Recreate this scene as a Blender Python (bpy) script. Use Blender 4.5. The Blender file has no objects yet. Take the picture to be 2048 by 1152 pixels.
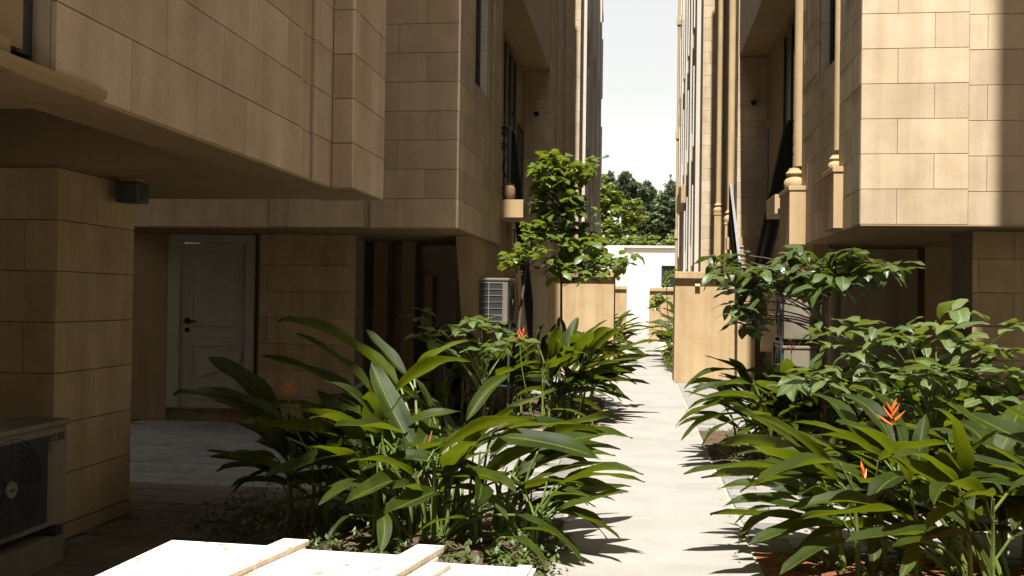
import bpy, bmesh, math, random
from mathutils import Vector, Matrix, Quaternion
R = math.radians
S = bpy.context.scene
COL = S.collection

# ------------------------------------------------------------------ camera, sky, sun, exposure
CAM_H = 1.46
CF = Vector((-0.12671246, 0.99187069, 0.01168274))
CR = Vector((0.99186237, 0.12654696, 0.01396123))
CU = Vector((-0.01236932, -0.01335673, 0.99983429))
FPX = 1991.0
cam = bpy.data.cameras.new('camera')
cam.sensor_width = 36.0
cam.lens = FPX / 2048 * 36
cam.clip_start = 0.05
cam.clip_end = 2000
co = bpy.data.objects.new('camera', cam)
COL.objects.link(co)
co.matrix_world = Matrix(((CR.x, CU.x, -CF.x, 0), (CR.y, CU.y, -CF.y, 0), (CR.z, CU.z, -CF.z, CAM_H), (0, 0, 0, 1)))
S.camera = co

SUN_EL, SUN_K = 60.0, 0.028
W = bpy.data.worlds.new('World')
S.world = W
W.use_nodes = True
wn = W.node_tree
for n in list(wn.nodes):
    wn.nodes.remove(n)
sky = wn.nodes.new('ShaderNodeTexSky')
sky.sky_type = 'NISHITA'
sky.sun_disc = False
sky.sun_elevation = R(SUN_EL)
sky.sun_rotation = R(180) + math.atan(SUN_K)
sky.air_density = 2.0
sky.dust_density = 1.0
sky.ozone_density = 1.0
hs = wn.nodes.new('ShaderNodeHueSaturation')
hs.inputs['Saturation'].default_value = 0.14
hs.inputs['Value'].default_value = 1.0
warm = wn.nodes.new('ShaderNodeMix')
warm.data_type = 'RGBA'
warm.blend_type = 'MULTIPLY'
warm.inputs[0].default_value = 1.0
warm.inputs[7].default_value = (1.0, 0.985, 0.965, 1)
bg = wn.nodes.new('ShaderNodeBackground')
bg.inputs['Strength'].default_value = 0.057
wo = wn.nodes.new('ShaderNodeOutputWorld')
wn.links.new(sky.outputs[0], hs.inputs['Color'])
wn.links.new(hs.outputs[0], warm.inputs[6])
wn.links.new(warm.outputs[2], bg.inputs['Color'])
wn.links.new(bg.outputs[0], wo.inputs['Surface'])

sl = bpy.data.lights.new('sun', 'SUN')
sl.energy = 5.0
sl.angle = R(0.6)
sl.color = (1.0, 0.985, 0.945)
so = bpy.data.objects.new('sun', sl)
COL.objects.link(so)
sd = Vector((SUN_K, 1.0, -math.tan(R(SUN_EL)))).normalized()
so.rotation_euler = sd.to_track_quat('-Z', 'Y').to_euler()
so.location = (0, -5, 30)

S.view_settings.view_transform = 'Standard'
S.view_settings.look = 'None'
S.view_settings.gamma = 1.0
S.view_settings.use_curve_mapping = False
S.view_settings.exposure = 1.65
S.render.engine = 'CYCLES'
S.cycles.use_denoising = True
S.cycles.max_bounces = 10
S.cycles.diffuse_bounces = 6
S.cycles.glossy_bounces = 3
S.cycles.transmission_bounces = 4
S.cycles.sample_clamp_indirect = 6.0


def at(px, py, Y):
    """point of the place at alley distance Y that was measured at this pixel of the 2048-wide photograph"""
    d = CF + CR * ((px - 1024) / FPX) - CU * ((py - 576) / FPX)
    t = Y / d.y
    return Vector((t * d.x, Y, CAM_H + t * d.z))


# ------------------------------------------------------------------ materials
def mat(name):
    m = bpy.data.materials.new(name)
    m.use_nodes = True
    nt = m.node_tree
    b = nt.nodes['Principled BSDF']
    return m, nt, b


def nd(nt, t, **kw):
    n = nt.nodes.new(t)
    for k, v in kw.items():
        setattr(n, k, v)
    return n


def noise(nt, scale, detail=4, rough=.6, vec=None):
    n = nd(nt, 'ShaderNodeTexNoise')
    n.inputs['Scale'].default_value = scale
    n.inputs['Detail'].default_value = detail
    n.inputs['Roughness'].default_value = rough
    if vec:
        nt.links.new(vec, n.inputs['Vector'])
    return n.outputs['Fac']


def ramp(nt, fac, stops):
    r = nd(nt, 'ShaderNodeValToRGB')
    els = r.color_ramp.elements
    while len(els) < len(stops):
        els.new(.5)
    for e, (p, c) in zip(els, stops):
        e.position = p
        e.color = (*c, 1) if len(c) == 3 else c
    nt.links.new(fac, r.inputs[0])
    return r.outputs[0]


def mixc(nt, mode, fac, a, b):
    m = nd(nt, 'ShaderNodeMix', data_type='RGBA', blend_type=mode)
    for s, v in ((0, fac), (6, a), (7, b)):
        if hasattr(v, 'is_linked'):
            nt.links.new(v, m.inputs[s])
        else:
            m.inputs[s].default_value = v if s == 0 else (*v, 1)
    return m.outputs[2]


def bump(nt, b, h, strength, dist):
    n = nd(nt, 'ShaderNodeBump')
    n.inputs['Strength'].default_value = strength
    n.inputs['Distance'].default_value = dist
    nt.links.new(h, n.inputs['Height'])
    nt.links.new(n.outputs[0], b.inputs['Normal'])


def surf(name, c1, c2, scale=3.0, grain=90.0, grain_amt=.25, rough=.8, bmp=.25, bdist=.004, obj_var=.0, spec=.3, streak=0.0, spots=None):
    """mottled mineral / painted surface: broad mottling, fine grain, optional per-piece tone and rain streaks"""
    m, nt, b = mat(name)
    pos = nd(nt, 'ShaderNodeNewGeometry').outputs['Position']
    col = ramp(nt, noise(nt, scale, 5, .65, pos), [(.3, c1), (.7, c2)])
    g = noise(nt, grain, 3, .7, pos)
    k = grain_amt
    col = mixc(nt, 'MULTIPLY', 1.0, col, ramp(nt, g, [(.25, (1 - k,) * 3), (.75, (1 + k * .6,) * 3)]))
    if streak:
        mp = nd(nt, 'ShaderNodeMapping')
        mp.inputs['Scale'].default_value = (6, 6, .35)
        nt.links.new(pos, mp.inputs['Vector'])
        s = noise(nt, 1.0, 4, .6, mp.outputs[0])
        col = mixc(nt, 'MULTIPLY', streak, col, ramp(nt, s, [(.35, (.62, .57, .5)), (.6, (1, 1, 1))]))
    if spots:
        v = nd(nt, 'ShaderNodeTexNoise')
        v.inputs['Scale'].default_value = spots[0]
        v.inputs['Detail'].default_value = 2
        nt.links.new(pos, v.inputs['Vector'])
        f = ramp(nt, v.outputs['Fac'], [(spots[1], (0, 0, 0)), (spots[1] + .03, (1, 1, 1))])
        col = mixc(nt, 'MIX', f, col, spots[2])
    if obj_var:
        oi = nd(nt, 'ShaderNodeObjectInfo').outputs['Random']
        col = mixc(nt, 'MULTIPLY', 1.0, col, ramp(nt, oi, [(0, (1 - obj_var, 1 - obj_var * 1.1, 1 - obj_var * 1.3)), (1, (1 + obj_var, 1 + obj_var, 1 + obj_var * .9))]))
    nt.links.new(col, b.inputs['Base Color'])
    b.inputs['Roughness'].default_value = rough
    b.inputs['Specular IOR Level'].default_value = spec
    if bmp:
        bump(nt, b, g, bmp, bdist)
    return m


def plain(name, c, rough=.5, metal=0.0, spec=.5, grain=.12):
    m, nt, b = mat(name)
    pos = nd(nt, 'ShaderNodeNewGeometry').outputs['Position']
    col = mixc(nt, 'MULTIPLY', 1.0, c, ramp(nt, noise(nt, 14, 5, .65, pos), [(.3, (1 - grain,) * 3), (.7, (1 + grain,) * 3)]))
    nt.links.new(col, b.inputs['Base Color'])
    b.inputs['Roughness'].default_value = rough
    b.inputs['Metallic'].default_value = metal
    b.inputs['Specular IOR Level'].default_value = spec
    return m


def leafmat(name, c1, c2, rib, rough=.38, trans=.3, tcol=(.22, .32, .02), veins=True, spec=.5):
    m, nt, b = mat(name)
    uv = nd(nt, 'ShaderNodeUVMap').outputs[0]
    sx = nd(nt, 'ShaderNodeSeparateXYZ')
    nt.links.new(uv, sx.inputs[0])
    a = nd(nt, 'ShaderNodeMath', operation='SUBTRACT'); nt.links.new(sx.outputs[0], a.inputs[0]); a.inputs[1].default_value = .5
    a2 = nd(nt, 'ShaderNodeMath', operation='ABSOLUTE'); nt.links.new(a.outputs[0], a2.inputs[0])
    oi = nd(nt, 'ShaderNodeObjectInfo').outputs['Random']
    pos = nd(nt, 'ShaderNodeNewGeometry').outputs['Position']
    base = ramp(nt, noise(nt, 5, 3, .6, pos), [(.3, c1), (.7, c2)])
    base = mixc(nt, 'MULTIPLY', 1.0, base, ramp(nt, oi, [(0, (.7, .75, .7)), (.75, (1.1, 1.08, 1)), (1, (1.5, 1.3, 1.05))]))
    f = ramp(nt, a2.outputs[0], [(.015, (1, 1, 1)), (.05, (0, 0, 0))])
    base = mixc(nt, 'MIX', f, base, rib)
    blot = ramp(nt, noise(nt, 24, 3, .7, pos), [(.66, (0, 0, 0)), (.74, (.55, .55, .55))])
    base = mixc(nt, 'MIX', blot, base, (c2[0] * 1.7, c2[1] * 1.15, c2[2]))
    nt.links.new(base, b.inputs['Base Color'])
    b.inputs['Roughness'].default_value = rough
    b.inputs['Specular IOR Level'].default_value = spec
    if veins:
        mul = nd(nt, 'ShaderNodeMath', operation='MULTIPLY'); nt.links.new(a2.outputs[0], mul.inputs[0]); mul.inputs[1].default_value = .32
        sub = nd(nt, 'ShaderNodeMath', operation='SUBTRACT'); nt.links.new(sx.outputs[1], sub.inputs[0]); nt.links.new(mul.outputs[0], sub.inputs[1])
        sc = nd(nt, 'ShaderNodeMath', operation='MULTIPLY'); nt.links.new(sub.outputs[0], sc.inputs[0]); sc.inputs[1].default_value = 260
        sn = nd(nt, 'ShaderNodeMath', operation='SINE'); nt.links.new(sc.outputs[0], sn.inputs[0])
        bump(nt, b, sn.outputs[0], .16, .004)
    t = nd(nt, 'ShaderNodeBsdfTranslucent')
    t.inputs['Color'].default_value = (*tcol, 1)
    mx = nd(nt, 'ShaderNodeMixShader')
    mx.inputs[0].default_value = trans
    out = nt.nodes['Material Output']
    nt.links.new(b.outputs[0], mx.inputs[1]); nt.links.new(t.outputs[0], mx.inputs[2]); nt.links.new(mx.outputs[0], out.inputs['Surface'])
    return m


M = {}
M['stone'] = surf('tan_stone', (.31, .233, .15), (.39, .305, .203), 3.2, 160, .26, .82, .3, .002, .12, .25, .4)
M['ochre_shaded'] = surf('ochre_shade_darkened_stone', (.25, .18, .095), (.32, .24, .135), 3.2, 160, .26, .85, .3, .002, .12, .2, .45)  # yellower ground-floor stone; undercroft shade is partly put into its colour
M['mortar'] = surf('stone_backing', (.10, .075, .05), (.13, .10, .065), 3, 60, .2, .95, 0)
M['plaster'] = surf('yellow_plaster', (.285, .197, .102), (.345, .248, .135), 2.4, 120, .14, .9, .35, .003, 0, .15, .45)
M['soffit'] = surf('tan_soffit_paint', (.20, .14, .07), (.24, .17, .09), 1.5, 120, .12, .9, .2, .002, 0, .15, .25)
M['upper'] = surf('upper_wall_stone', (.33, .255, .175), (.37, .29, .20), 1.2, 80, .15, .85, .2, .003, 0, .2, .4)
M['palestone'] = surf('pale_far_stone', (.36, .31, .245), (.41, .36, .29), 1.2, 60, .15, .85, .2, .003, 0, .2, .35)
M['surround'] = surf('pale_grey_surround', (.44, .42, .38), (.50, .48, .44), 1.2, 60, .1, .8, .1, .003, 0, .2, .2)
M['greystone'] = surf('grey_reveal_stone', (.40, .36, .29), (.46, .41, .33), 2, 120, .15, .85, .2, .002, .05, .2)
M['glass'] = plain('dark_window_glass', (.012, .016, .014), .08, 0, .6)
M['frame'] = plain('dark_window_frame', (.025, .03, .026), .4)
M['iron'] = plain('black_iron', (.010, .010, .009), .75, 0, .15)
M['lit_ironedge'] = plain('lit_grey_handrail', (.22, .21, .20), .5, .2, .4)  # light on the black iron handrail, put into its grey colour
M['white'] = surf('white_board_paint', (.50, .485, .455), (.58, .57, .545), 3, 60, .04, .55, .1, .001, 0, .4, 0, (30, .64, (.30, .16, .07)))
M['boardedge'] = surf('raw_board_edge', (.42, .30, .19), (.60, .47, .33), 8, 70, .3, .85, .3, .002)
M['doorwhite'] = surf('grey_white_door', (.235, .215, .155), (.275, .255, .19), 3, 40, .06, .55, 0)
M['acbody'] = surf('ac_cabinet_paint', (.115, .095, .065), (.155, .13, .09), 4, 60, .08, .5, 0, .002, 0, .4, .5)
M['acguard'] = plain('dull_guard_wire', (.13, .115, .09), .5)
M['acdark'] = plain('black_grille', (.012, .012, .012), .5)
M['path'] = surf('pale_path_stone', (.20, .184, .159), (.245, .227, .198), 2.2, 70, .2, .85, .35, .003, .045, .2, 0, (38, .69, (.17, .14, .10)))
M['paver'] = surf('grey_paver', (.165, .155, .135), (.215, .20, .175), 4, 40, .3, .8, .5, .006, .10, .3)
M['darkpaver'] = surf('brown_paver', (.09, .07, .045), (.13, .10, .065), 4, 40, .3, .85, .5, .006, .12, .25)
M['groundm'] = surf('sandy_ground', (.28, .23, .17), (.36, .30, .22), .6, 30, .3, .95, .4, .01)
M['joint'] = surf('paver_joint', (.11, .10, .085), (.15, .138, .118), 2, 40, .2, .95, 0)
M['pathjoint'] = surf('pale_joint', (.26, .22, .17), (.32, .27, .21), 2, 40, .2, .95, 0)
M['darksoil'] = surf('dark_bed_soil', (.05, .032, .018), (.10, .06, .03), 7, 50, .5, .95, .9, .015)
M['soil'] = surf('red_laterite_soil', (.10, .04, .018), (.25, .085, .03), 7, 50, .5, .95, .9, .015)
M['endwall'] = surf('white_end_wall_paint', (.38, .35, .31), (.42, .39, .345), .4, 20, .06, .9, .1, .003, 0, .2, .3)
M['bark'] = surf('brown_bark', (.05, .035, .022), (.10, .07, .045), 9, 60, .4, .9, .6, .006)
M['stem'] = surf('green_stem', (.06, .10, .018), (.12, .15, .03), 9, 60, .2, .5, 0)
M['redstem'] = surf('red_stem', (.28, .07, .03), (.36, .12, .05), 9, 60, .2, .5, 0)
M['orange'] = plain('orange_bract', (.50, .09, .012), .45)
M['jar'] = surf('brown_clay', (.11, .06, .03), (.16, .09, .048), 6, 60, .2, .8, .2)
M['leaf'] = leafmat('heliconia_leaf', (.011, .0175, .002), (.024, .034, .003), (.05, .068, .012), .5, .17, (.27, .33, .01), True, .14)
M['shrubleaf'] = leafmat('pale_shrub_leaf', (.042, .062, .016), (.060, .083, .022), (.12, .16, .06), .45, .22, (.25, .30, .03))
M['glossleaf'] = leafmat('glossy_shrub_leaf', (.028, .046, .010), (.046, .069, .015), (.09, .12, .05), .33, .16, (.2, .25, .02))
M['treeleaf'] = leafmat('sapling_leaf', (.042, .066, .008), (.066, .096, .012), (.12, .16, .04), .42, .26, (.30, .36, .02), False)
M['farleaf'] = leafmat('far_foliage', (.075, .105, .016), (.115, .145, .024), (.08, .11, .02), .6, .25, (.3, .36, .03), False)
M['darkleaf'] = leafmat('far_hazed_dark_foliage', (.042, .060, .022), (.062, .084, .030), (.03, .05, .02), .65, .12, (.1, .14, .03), False)  # distance haze is put into these brightened leaf colours


# ------------------------------------------------------------------ mesh helpers
ORG = {}


def link(name, data, parent=None, origin=None):
    o = bpy.data.objects.new(name, data)
    COL.objects.link(o)
    if parent is not None:
        o.parent = parent
        po = ORG[parent.name]
        org = Vector(origin) if origin is not None else po
        o.location = org - po
    else:
        org = Vector(origin) if origin is not None else Vector((0, 0, 0))
        o.location = org
    ORG[o.name] = Vector(org)
    return o


def tag(o, label=None, cat=None, group=None, kind=None):
    for k, v in (('label', label), ('category', cat), ('group', group), ('kind', kind)):
        if v:
            o[k] = v
    return o


def thing(name, label, cat, loc=(0, 0, 0), group=None, kind=None):
    return tag(link(name, None, None, loc), label, cat, group, kind)


class MB:
    def __init__(s):
        s.v = []; s.f = []; s.sm = []; s.uv = []

    def add(s, vs, fs, smooth=False):
        n = len(s.v)
        s.v += [tuple(v) for v in vs]
        s.f += [tuple(i + n for i in f) for f in fs]
        s.sm += [smooth] * len(fs)
        return s

    def box(s, x0, x1, y0, y1, z0, z1, bev=0.0):
        if x0 > x1: x0, x1 = x1, x0
        if y0 > y1: y0, y1 = y1, y0
        if z0 > z1: z0, z1 = z1, z0
        if bev <= 0:
            vs = [(x, y, z) for z in (z0, z1) for y in (y0, y1) for x in (x0, x1)]
            return s.add(vs, [(0, 2, 3, 1), (4, 5, 7, 6), (0, 1, 5, 4), (2, 6, 7, 3), (0, 4, 6, 2), (1, 3, 7, 5)])
        bm = bmesh.new()
        bmesh.ops.create_cube(bm, size=1)
        for v in bm.verts:
            v.co = Vector((x0 + (v.co.x + .5) * (x1 - x0), y0 + (v.co.y + .5) * (y1 - y0), z0 + (v.co.z + .5) * (z1 - z0)))
        bmesh.ops.bevel(bm, geom=bm.edges[:], offset=bev, segments=2, affect='EDGES', profile=.6)
        bm.verts.index_update()
        s.add([v.co for v in bm.verts], [[v.index for v in f.verts] for f in bm.faces])
        bm.free()
        return s

    def prism(s, poly, axis, a, b):
        """poly: list of 2D points; axis 'x' gives (y,z) polygons, 'y' (x,z), 'z' (x,y)"""
        def p3(p, t):
            return (t, p[0], p[1]) if axis == 'x' else ((p[0], t, p[1]) if axis == 'y' else (p[0], p[1], t))
        n = len(poly)
        vs = [p3(p, a) for p in poly] + [p3(p, b) for p in poly]
        fs = [tuple(range(n))[::-1], tuple(range(n, 2 * n))] + [(i, (i + 1) % n, n + (i + 1) % n, n + i) for i in range(n)]
        return s.add(vs, fs)

    def tube(s, pts, radii, n=6, cap=True):
        pts = [Vector(p) for p in pts]
        if not hasattr(radii, '__len__'):
            radii = [radii] * len(pts)
        vs = []; fs = []
        ref = Vector((0.31, .17, .93)).normalized()
        for i, p in enumerate(pts):
            d = (pts[min(i + 1, len(pts) - 1)] - pts[max(i - 1, 0)]).normalized()
            r = ref if abs(d.dot(ref)) < .95 else Vector((1, 0, 0))
            u = d.cross(r).normalized(); w = d.cross(u)
            for k in range(n):
                a = 2 * math.pi * k / n
                vs.append(p + (u * math.cos(a) + w * math.sin(a)) * radii[i])
        for i in range(len(pts) - 1):
            for k in range(n):
                k2 = (k + 1) % n
                fs.append((i * n + k, i * n + k2, (i + 1) * n + k2, (i + 1) * n + k))
        if cap:
            fs.append(tuple(range(n))[::-1]); fs.append(tuple((len(pts) - 1) * n + k for k in range(n)))
        return s.add(vs, fs, True)

    def lathe(s, c, prof, n=20, a0=0, a1=2 * math.pi):
        """prof: list of (radius, z)"""
        vs = []; fs = []
        for r, z in prof:
            for k in range(n):
                a = 2 * math.pi * k / n
                vs.append((c[0] + r * math.cos(a), c[1] + r * math.sin(a), c[2] + z))
        for i in range(len(prof) - 1):
            for k in range(n):
                k2 = (k + 1) % n
                fs.append((i * n + k, i * n + k2, (i + 1) * n + k2, (i + 1) * n + k))
        fs.append(tuple(range(n))[::-1]); fs.append(tuple((len(prof) - 1) * n + k for k in range(n)))
        return s.add(vs, fs, True)

    def mesh(s, name, material, org=(0, 0, 0)):
        me = bpy.data.meshes.new(name)
        ox, oy, oz = org
        me.from_pydata([(x - ox, y - oy, z - oz) for x, y, z in s.v], [], s.f)
        for p, sm in zip(me.polygons, s.sm):
            p.use_smooth = sm
        if any(s.sm):
            me.set_sharp_from_angle(angle=R(38))
        if material:
            me.materials.append(material)
        return me

    def build(s, name, material, parent=None, origin=None):
        o = link(name, None, parent, origin) if False else None
        org = Vector(origin) if origin is not None else (ORG[parent.name] if parent is not None else Vector((0, 0, 0)))
        me = s.mesh(name, material, org)
        return link(name, me, parent, org)


def subtract(rects, h):
    out = []
    a, b, c, d = h
    for (u0, u1, z0, z1) in rects:
        if a >= u1 or b <= u0 or c >= z1 or d <= z0:
            out.append((u0, u1, z0, z1)); continue
        if z0 < c: out.append((u0, u1, z0, c))
        if z1 > d: out.append((u0, u1, d, z1))
        zz0, zz1 = max(z0, c), min(z1, d)
        if u0 < a: out.append((u0, a, zz0, zz1))
        if u1 > b: out.append((b, u1, zz0, zz1))
    return out


# facing: '-y' (plane y=p, u=x), '+x' (plane x=p, u=y), '-x' (plane x=p, u=y)
def wall(mb, facing, p, u0, u1, z0, z1, thick, holes=()):
    rs = [(u0, u1, z0, z1)]
    for h in holes:
        rs = subtract(rs, h)
    for (a, b, c, d) in rs:
        if facing == '-y': mb.box(a, b, p, p + thick, c, d)
        elif facing == '+x': mb.box(p - thick, p, a, b, c, d)
        else: mb.box(p, p + thick, a, b, c, d)
    return mb


SLABS = {}
TS = .022


def slab_mesh(w, h, material):
    key = (round(w, 3), round(h, 3), material.name)
    if key not in SLABS:
        g, c = .0023, .002
        x, z = w / 2 - g * .6, h / 2 - g
        vs = [(-x, 0, -z), (x, 0, -z), (x, 0, z), (-x, 0, z)]
        vs += [(-x, -TS + c, -z), (x, -TS + c, -z), (x, -TS + c, z), (-x, -TS + c, z)]
        vs += [(-x + c, -TS, -z + c), (x - c, -TS, -z + c), (x - c, -TS, z - c), (-x + c, -TS, z - c)]
        fs = [(8, 9, 10, 11)]
        for i in range(4):
            j = (i + 1) % 4
            fs += [(i, j, 4 + j, 4 + i), (4 + i, 4 + j, 8 + j, 8 + i)]
        me = bpy.data.meshes.new('stone_slab')
        me.from_pydata(vs, [], fs)
        me.materials.append(material)
        SLABS[key] = me
    return SLABS[key]


rs = random.Random(5)


def clad(parent, facing, p, u0, u1, z0, z1, material=None, L=.6, H=.3, off=0.0, holes=(), name='stone_slab', thin=0.0):
    """running-bond stone slabs in front of the backing plane p (each its own object)"""
    material = material or M['stone']
    rects = []
    row = 0
    z = z0
    while z < z1 - .02:
        zt = min(z + H, z1)
        if z1 - zt < .06: zt = z1
        u = u0 - ((off + (row % 2) * L / 2) % L)
        while u < u1 - .005:
            a, b = max(u, u0), min(u + L, u1)
            if b - a > .02:
                if b - a < .05 and rects and rects[-1][2] == z:
                    r0 = rects[-1]; rects[-1] = (r0[0], b, z, zt)
                else:
                    rects.append((a, b, z, zt))
            u += L
        z = zt; row += 1
    for h in holes:
        rects = subtract(rects, h)
    rot = {'-y': 0, '+x': math.pi / 2, '-x': -math.pi / 2}[facing]
    for (a, b, c, d) in rects:
        if b - a < .03 or d - c < .03: continue
        cu, cz = (a + b) / 2, (c + d) / 2
        j = rs.uniform(-.0012, .0012)
        pos = (cu, p + j, cz) if facing == '-y' else (p + j, cu, cz)
        o = link(name, slab_mesh(b - a, d - c, material), parent, pos)
        o.rotation_euler = (0, 0, rot)


def window(parent, facing, p, u0, u1, z0, z1, depth=.2, bar=.05, mull=1, trans=0, fm=None, handle=False):
    """dark framed window set back in its opening: frame part with its pane as sub-part"""
    fm = fm or M['frame']
    f = MB(); g = MB()
    def bx(mb, a, b, c, d, d0, d1):
        if facing == '-y': mb.box(a, b, p + d0, p + d1, c, d)
        elif facing == '+x': mb.box(p - d1, p - d0, a, b, c, d)
        else: mb.box(p + d0, p + d1, a, b, c, d)
    d0, d1 = depth, depth + .06
    bx(f, u0, u0 + bar, z0, z1, d0, d1); bx(f, u1 - bar, u1, z0, z1, d0, d1)
    bx(f, u0 + bar, u1 - bar, z0, z0 + bar, d0, d1); bx(f, u0 + bar, u1 - bar, z1 - bar, z1, d0, d1)
    for k in range(mull):
        u = u0 + (u1 - u0) * (k + 1) / (mull + 1)
        bx(f, u - bar / 2, u + bar / 2, z0 + bar, z1 - bar, d0 + .002, d1 - .002)
    for k in range(trans):
        z = z0 + (z1 - z0) * (k + 1) / (trans + 1)
        bx(f, u0 + bar, u1 - bar, z - bar / 2, z + bar / 2, d0 + .004, d1 - .004)
    fo = f.build('window_frame', fm, parent)
    bx(g, u0 + .01, u1 - .01, z0 + .01, z1 - .01, d0 + .025, d0 + .035)
    g.build('pane', M['glass'], fo)
    if handle:
        h = MB()
        bx(h, u0 + .08, u0 + .12, z0 + .25, z0 + .55, d0 - .06, d0)
        h.build('handle', M['iron'], fo)
    return fo


# ------------------------------------------------------------------ ground, paving, path
g = MB(); g.add([(-400, -400, -.06), (400, -400, -.06), (400, 900, -.06), (-400, 900, -.06)], [(0, 1, 2, 3)])
tag(g.build('ground', M['groundm']), 'sandy ground around the buildings', None, None, 'structure')

PATH0, PATH1 = -.46, .67
pth = MB().box(PATH0 - .03, PATH1 + .03, -6, 69.2, -.055, -.012)
path = tag(pth.build('path', M['pathjoint']), 'straight pale stone footpath down the middle of the alley', None, None, 'structure')
rp = random.Random(11)


def paver_mesh(w, d, h, material, c=.004, warp=0.0):
    x, y = w / 2, d / 2
    vs = [(-x, -y, -h), (x, -y, -h), (x, y, -h), (-x, y, -h), (-x, -y, -c), (x, -y, -c), (x, y, -c), (-x, y, -c),
          (-x + c, -y + c, 0), (x - c, -y + c, 0), (x - c, y - c, 0), (-x + c, y - c, 0)]
    fs = [(8, 9, 10, 11)]
    for i in range(4):
        j = (i + 1) % 4
        fs += [(i, j, 4 + j, 4 + i), (4 + i, 4 + j, 8 + j, 8 + i)]
    me = bpy.data.meshes.new('paver')
    me.from_pydata(vs, [], fs)
    me.materials.append(material)
    return me


pm = paver_mesh(1.13, .3685, .02, M['path'], .002)
y = -1.0
while y < 30.0:
    o = link('path_slab', pm, path, ((PATH0 + PATH1) / 2, y + .185, rp.uniform(-.001, .001)))
    o.rotation_euler = (rp.uniform(-.001, .001), rp.uniform(-.001, .001), 0)
    y += .37
MB().box(PATH0, PATH1, y, 69.1, -.012, -.001).build('path_surface', M['path'], path)

lp = MB().box(-9, PATH0 - .032, -6, 30, -.056, -.016)
lpo = tag(lp.build('pavement', M['joint']), 'grey paved court beside the path under the left-hand building', None, None, 'structure')
rpv = MB().box(PATH1 + .032, 7, -6, 30, -.056, -.016)
rpo = tag(rpv.build('pavement', M['joint']), 'grey paved court beside the path under the right-hand building', None, None, 'structure')

L1 = (-2.65, -.47, 2.9, 6.65)
L2 = (-3.0, -.47, 11.25, 15.2)
R1 = (.69, 3.6, 2.6, 6.05)
R2 = (.69, 4.2, 8.75, 11.6)


def inside(x, y, r, m=.0):
    return r[0] - m < x < r[1] + m and r[2] - m < y < r[3] + m


vA = paver_mesh(.452, .222, .03, M['paver'], .006)
vB = paver_mesh(.452, .222, .03, M['darkpaver'], .006)


def lay(parent, x0, x1, y0, y1, beds, skip=()):
    row = 0
    y = y0
    n = 0
    while y < y1:
        x = x0 - (row % 2) * .23
        while x + .23 < x1:
            cx, cy = x + .23, y + .115
            ok = cx - .225 > x0 - .01 and cx + .225 < x1 + .01 and not any(inside(cx, cy, b, .02) for b in beds)
            if ok:
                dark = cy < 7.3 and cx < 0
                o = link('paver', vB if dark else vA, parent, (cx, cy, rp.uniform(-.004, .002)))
                o.rotation_euler = (rp.uniform(-.006, .006), rp.uniform(-.006, .006), rp.uniform(-.006, .006))
                n += 1
            x += .46
        y += .23; row += 1
    return n


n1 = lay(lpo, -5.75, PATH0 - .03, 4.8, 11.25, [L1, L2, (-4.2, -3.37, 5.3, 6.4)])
n2 = lay(rpo, PATH1 + .03, 3.4, 5.0, 12.2, [R1, R2])
# beyond the counted pieces the paving goes on as one sheet with a laid pattern
for par, x0, x1, ys in ((lpo, -5.7, PATH0 - .03, ((15.2, 30.0),)), (rpo, PATH1 + .03, 5.0, ((12.25, 30.0),))):
    for a, b in ys:
        MB().box(x0, x1, a, b, -.016, -.004).build('paving_sheet', M['paver'], par)


def soil_bed(label, r, seed, m='soil'):
    x0, x1, y0, y1 = r
    rr = random.Random(seed)
    nx, ny = 34, 34
    vs = []; fs = []
    for j in range(ny + 1):
        for i in range(nx + 1):
            e = min(i, nx - i, j, ny - j)
            vs.append((x0 + (x1 - x0) * i / nx + (rr.uniform(-.02, .02) if e else 0), y0 + (y1 - y0) * j / ny + (rr.uniform(-.02, .02) if e else 0),
                       -.01 + (rr.uniform(0, .035) if e > 0 else 0)))
    for j in range(ny):
        for i in range(nx):
            a = j * (nx + 1) + i
            fs.append((a, a + 1, a + nx + 2, a + nx + 1))
    mb = MB(); mb.add(vs, fs, True)
    return tag(mb.build('soil_bed', M[m]), label, None, None, 'structure')


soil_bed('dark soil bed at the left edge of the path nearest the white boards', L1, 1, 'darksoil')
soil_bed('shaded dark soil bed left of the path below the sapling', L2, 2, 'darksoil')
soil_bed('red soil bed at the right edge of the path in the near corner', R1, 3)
soil_bed('shade-darkened soil bed right of the path below the overhanging corner', R2, 4, 'darksoil')  # the shade over this red bed is put into its soil colour
soil_bed('far soil bed left of the path past the yellow wall', (-2.3, -.47, 20.9, 27.5), 5)
soil_bed('far soil bed right of the path past the yellow wall', (.69, 2.3, 20.6, 27.5), 6)

# ------------------------------------------------------------------ NEAR LEFT BUILDING (overhangs the paved court)
TOP = 15.1
XA, XB = -2.065, -1.912
YA, YE = 6.48, 7.275
ZS = 2.2
b1 = thing('stone_building', 'tan stone building overhanging the dark paved court nearest the camera', 'building', (-4, 1, 0))
w = MB()
bk = TS + .003
wall(w, '+x', XA - bk, 3.29, YA, ZS + .004, TOP, .3)
w.box(-8, XA - bk - .3, 3.04, YE, 4.2, TOP)
w.box(XA - bk - .3, XB - bk, YA + bk, YE, ZS + .004, TOP)
w.box(-8, XA - .24, 2.2, 3.04, 4.2, TOP)
w.box(-8, XA, -16, 2.2, 4.2, TOP)
w.box(-2.335, XA - .001, -16, 2.2, ZS + .102, 4.198)
w.build('wall', M['upper'], b1)
w = MB()
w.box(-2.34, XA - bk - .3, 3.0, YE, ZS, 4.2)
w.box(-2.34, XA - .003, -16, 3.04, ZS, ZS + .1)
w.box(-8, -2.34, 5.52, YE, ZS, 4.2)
w.box(-8, -2.34, -16, 3.71, ZS, 4.2)
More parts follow.
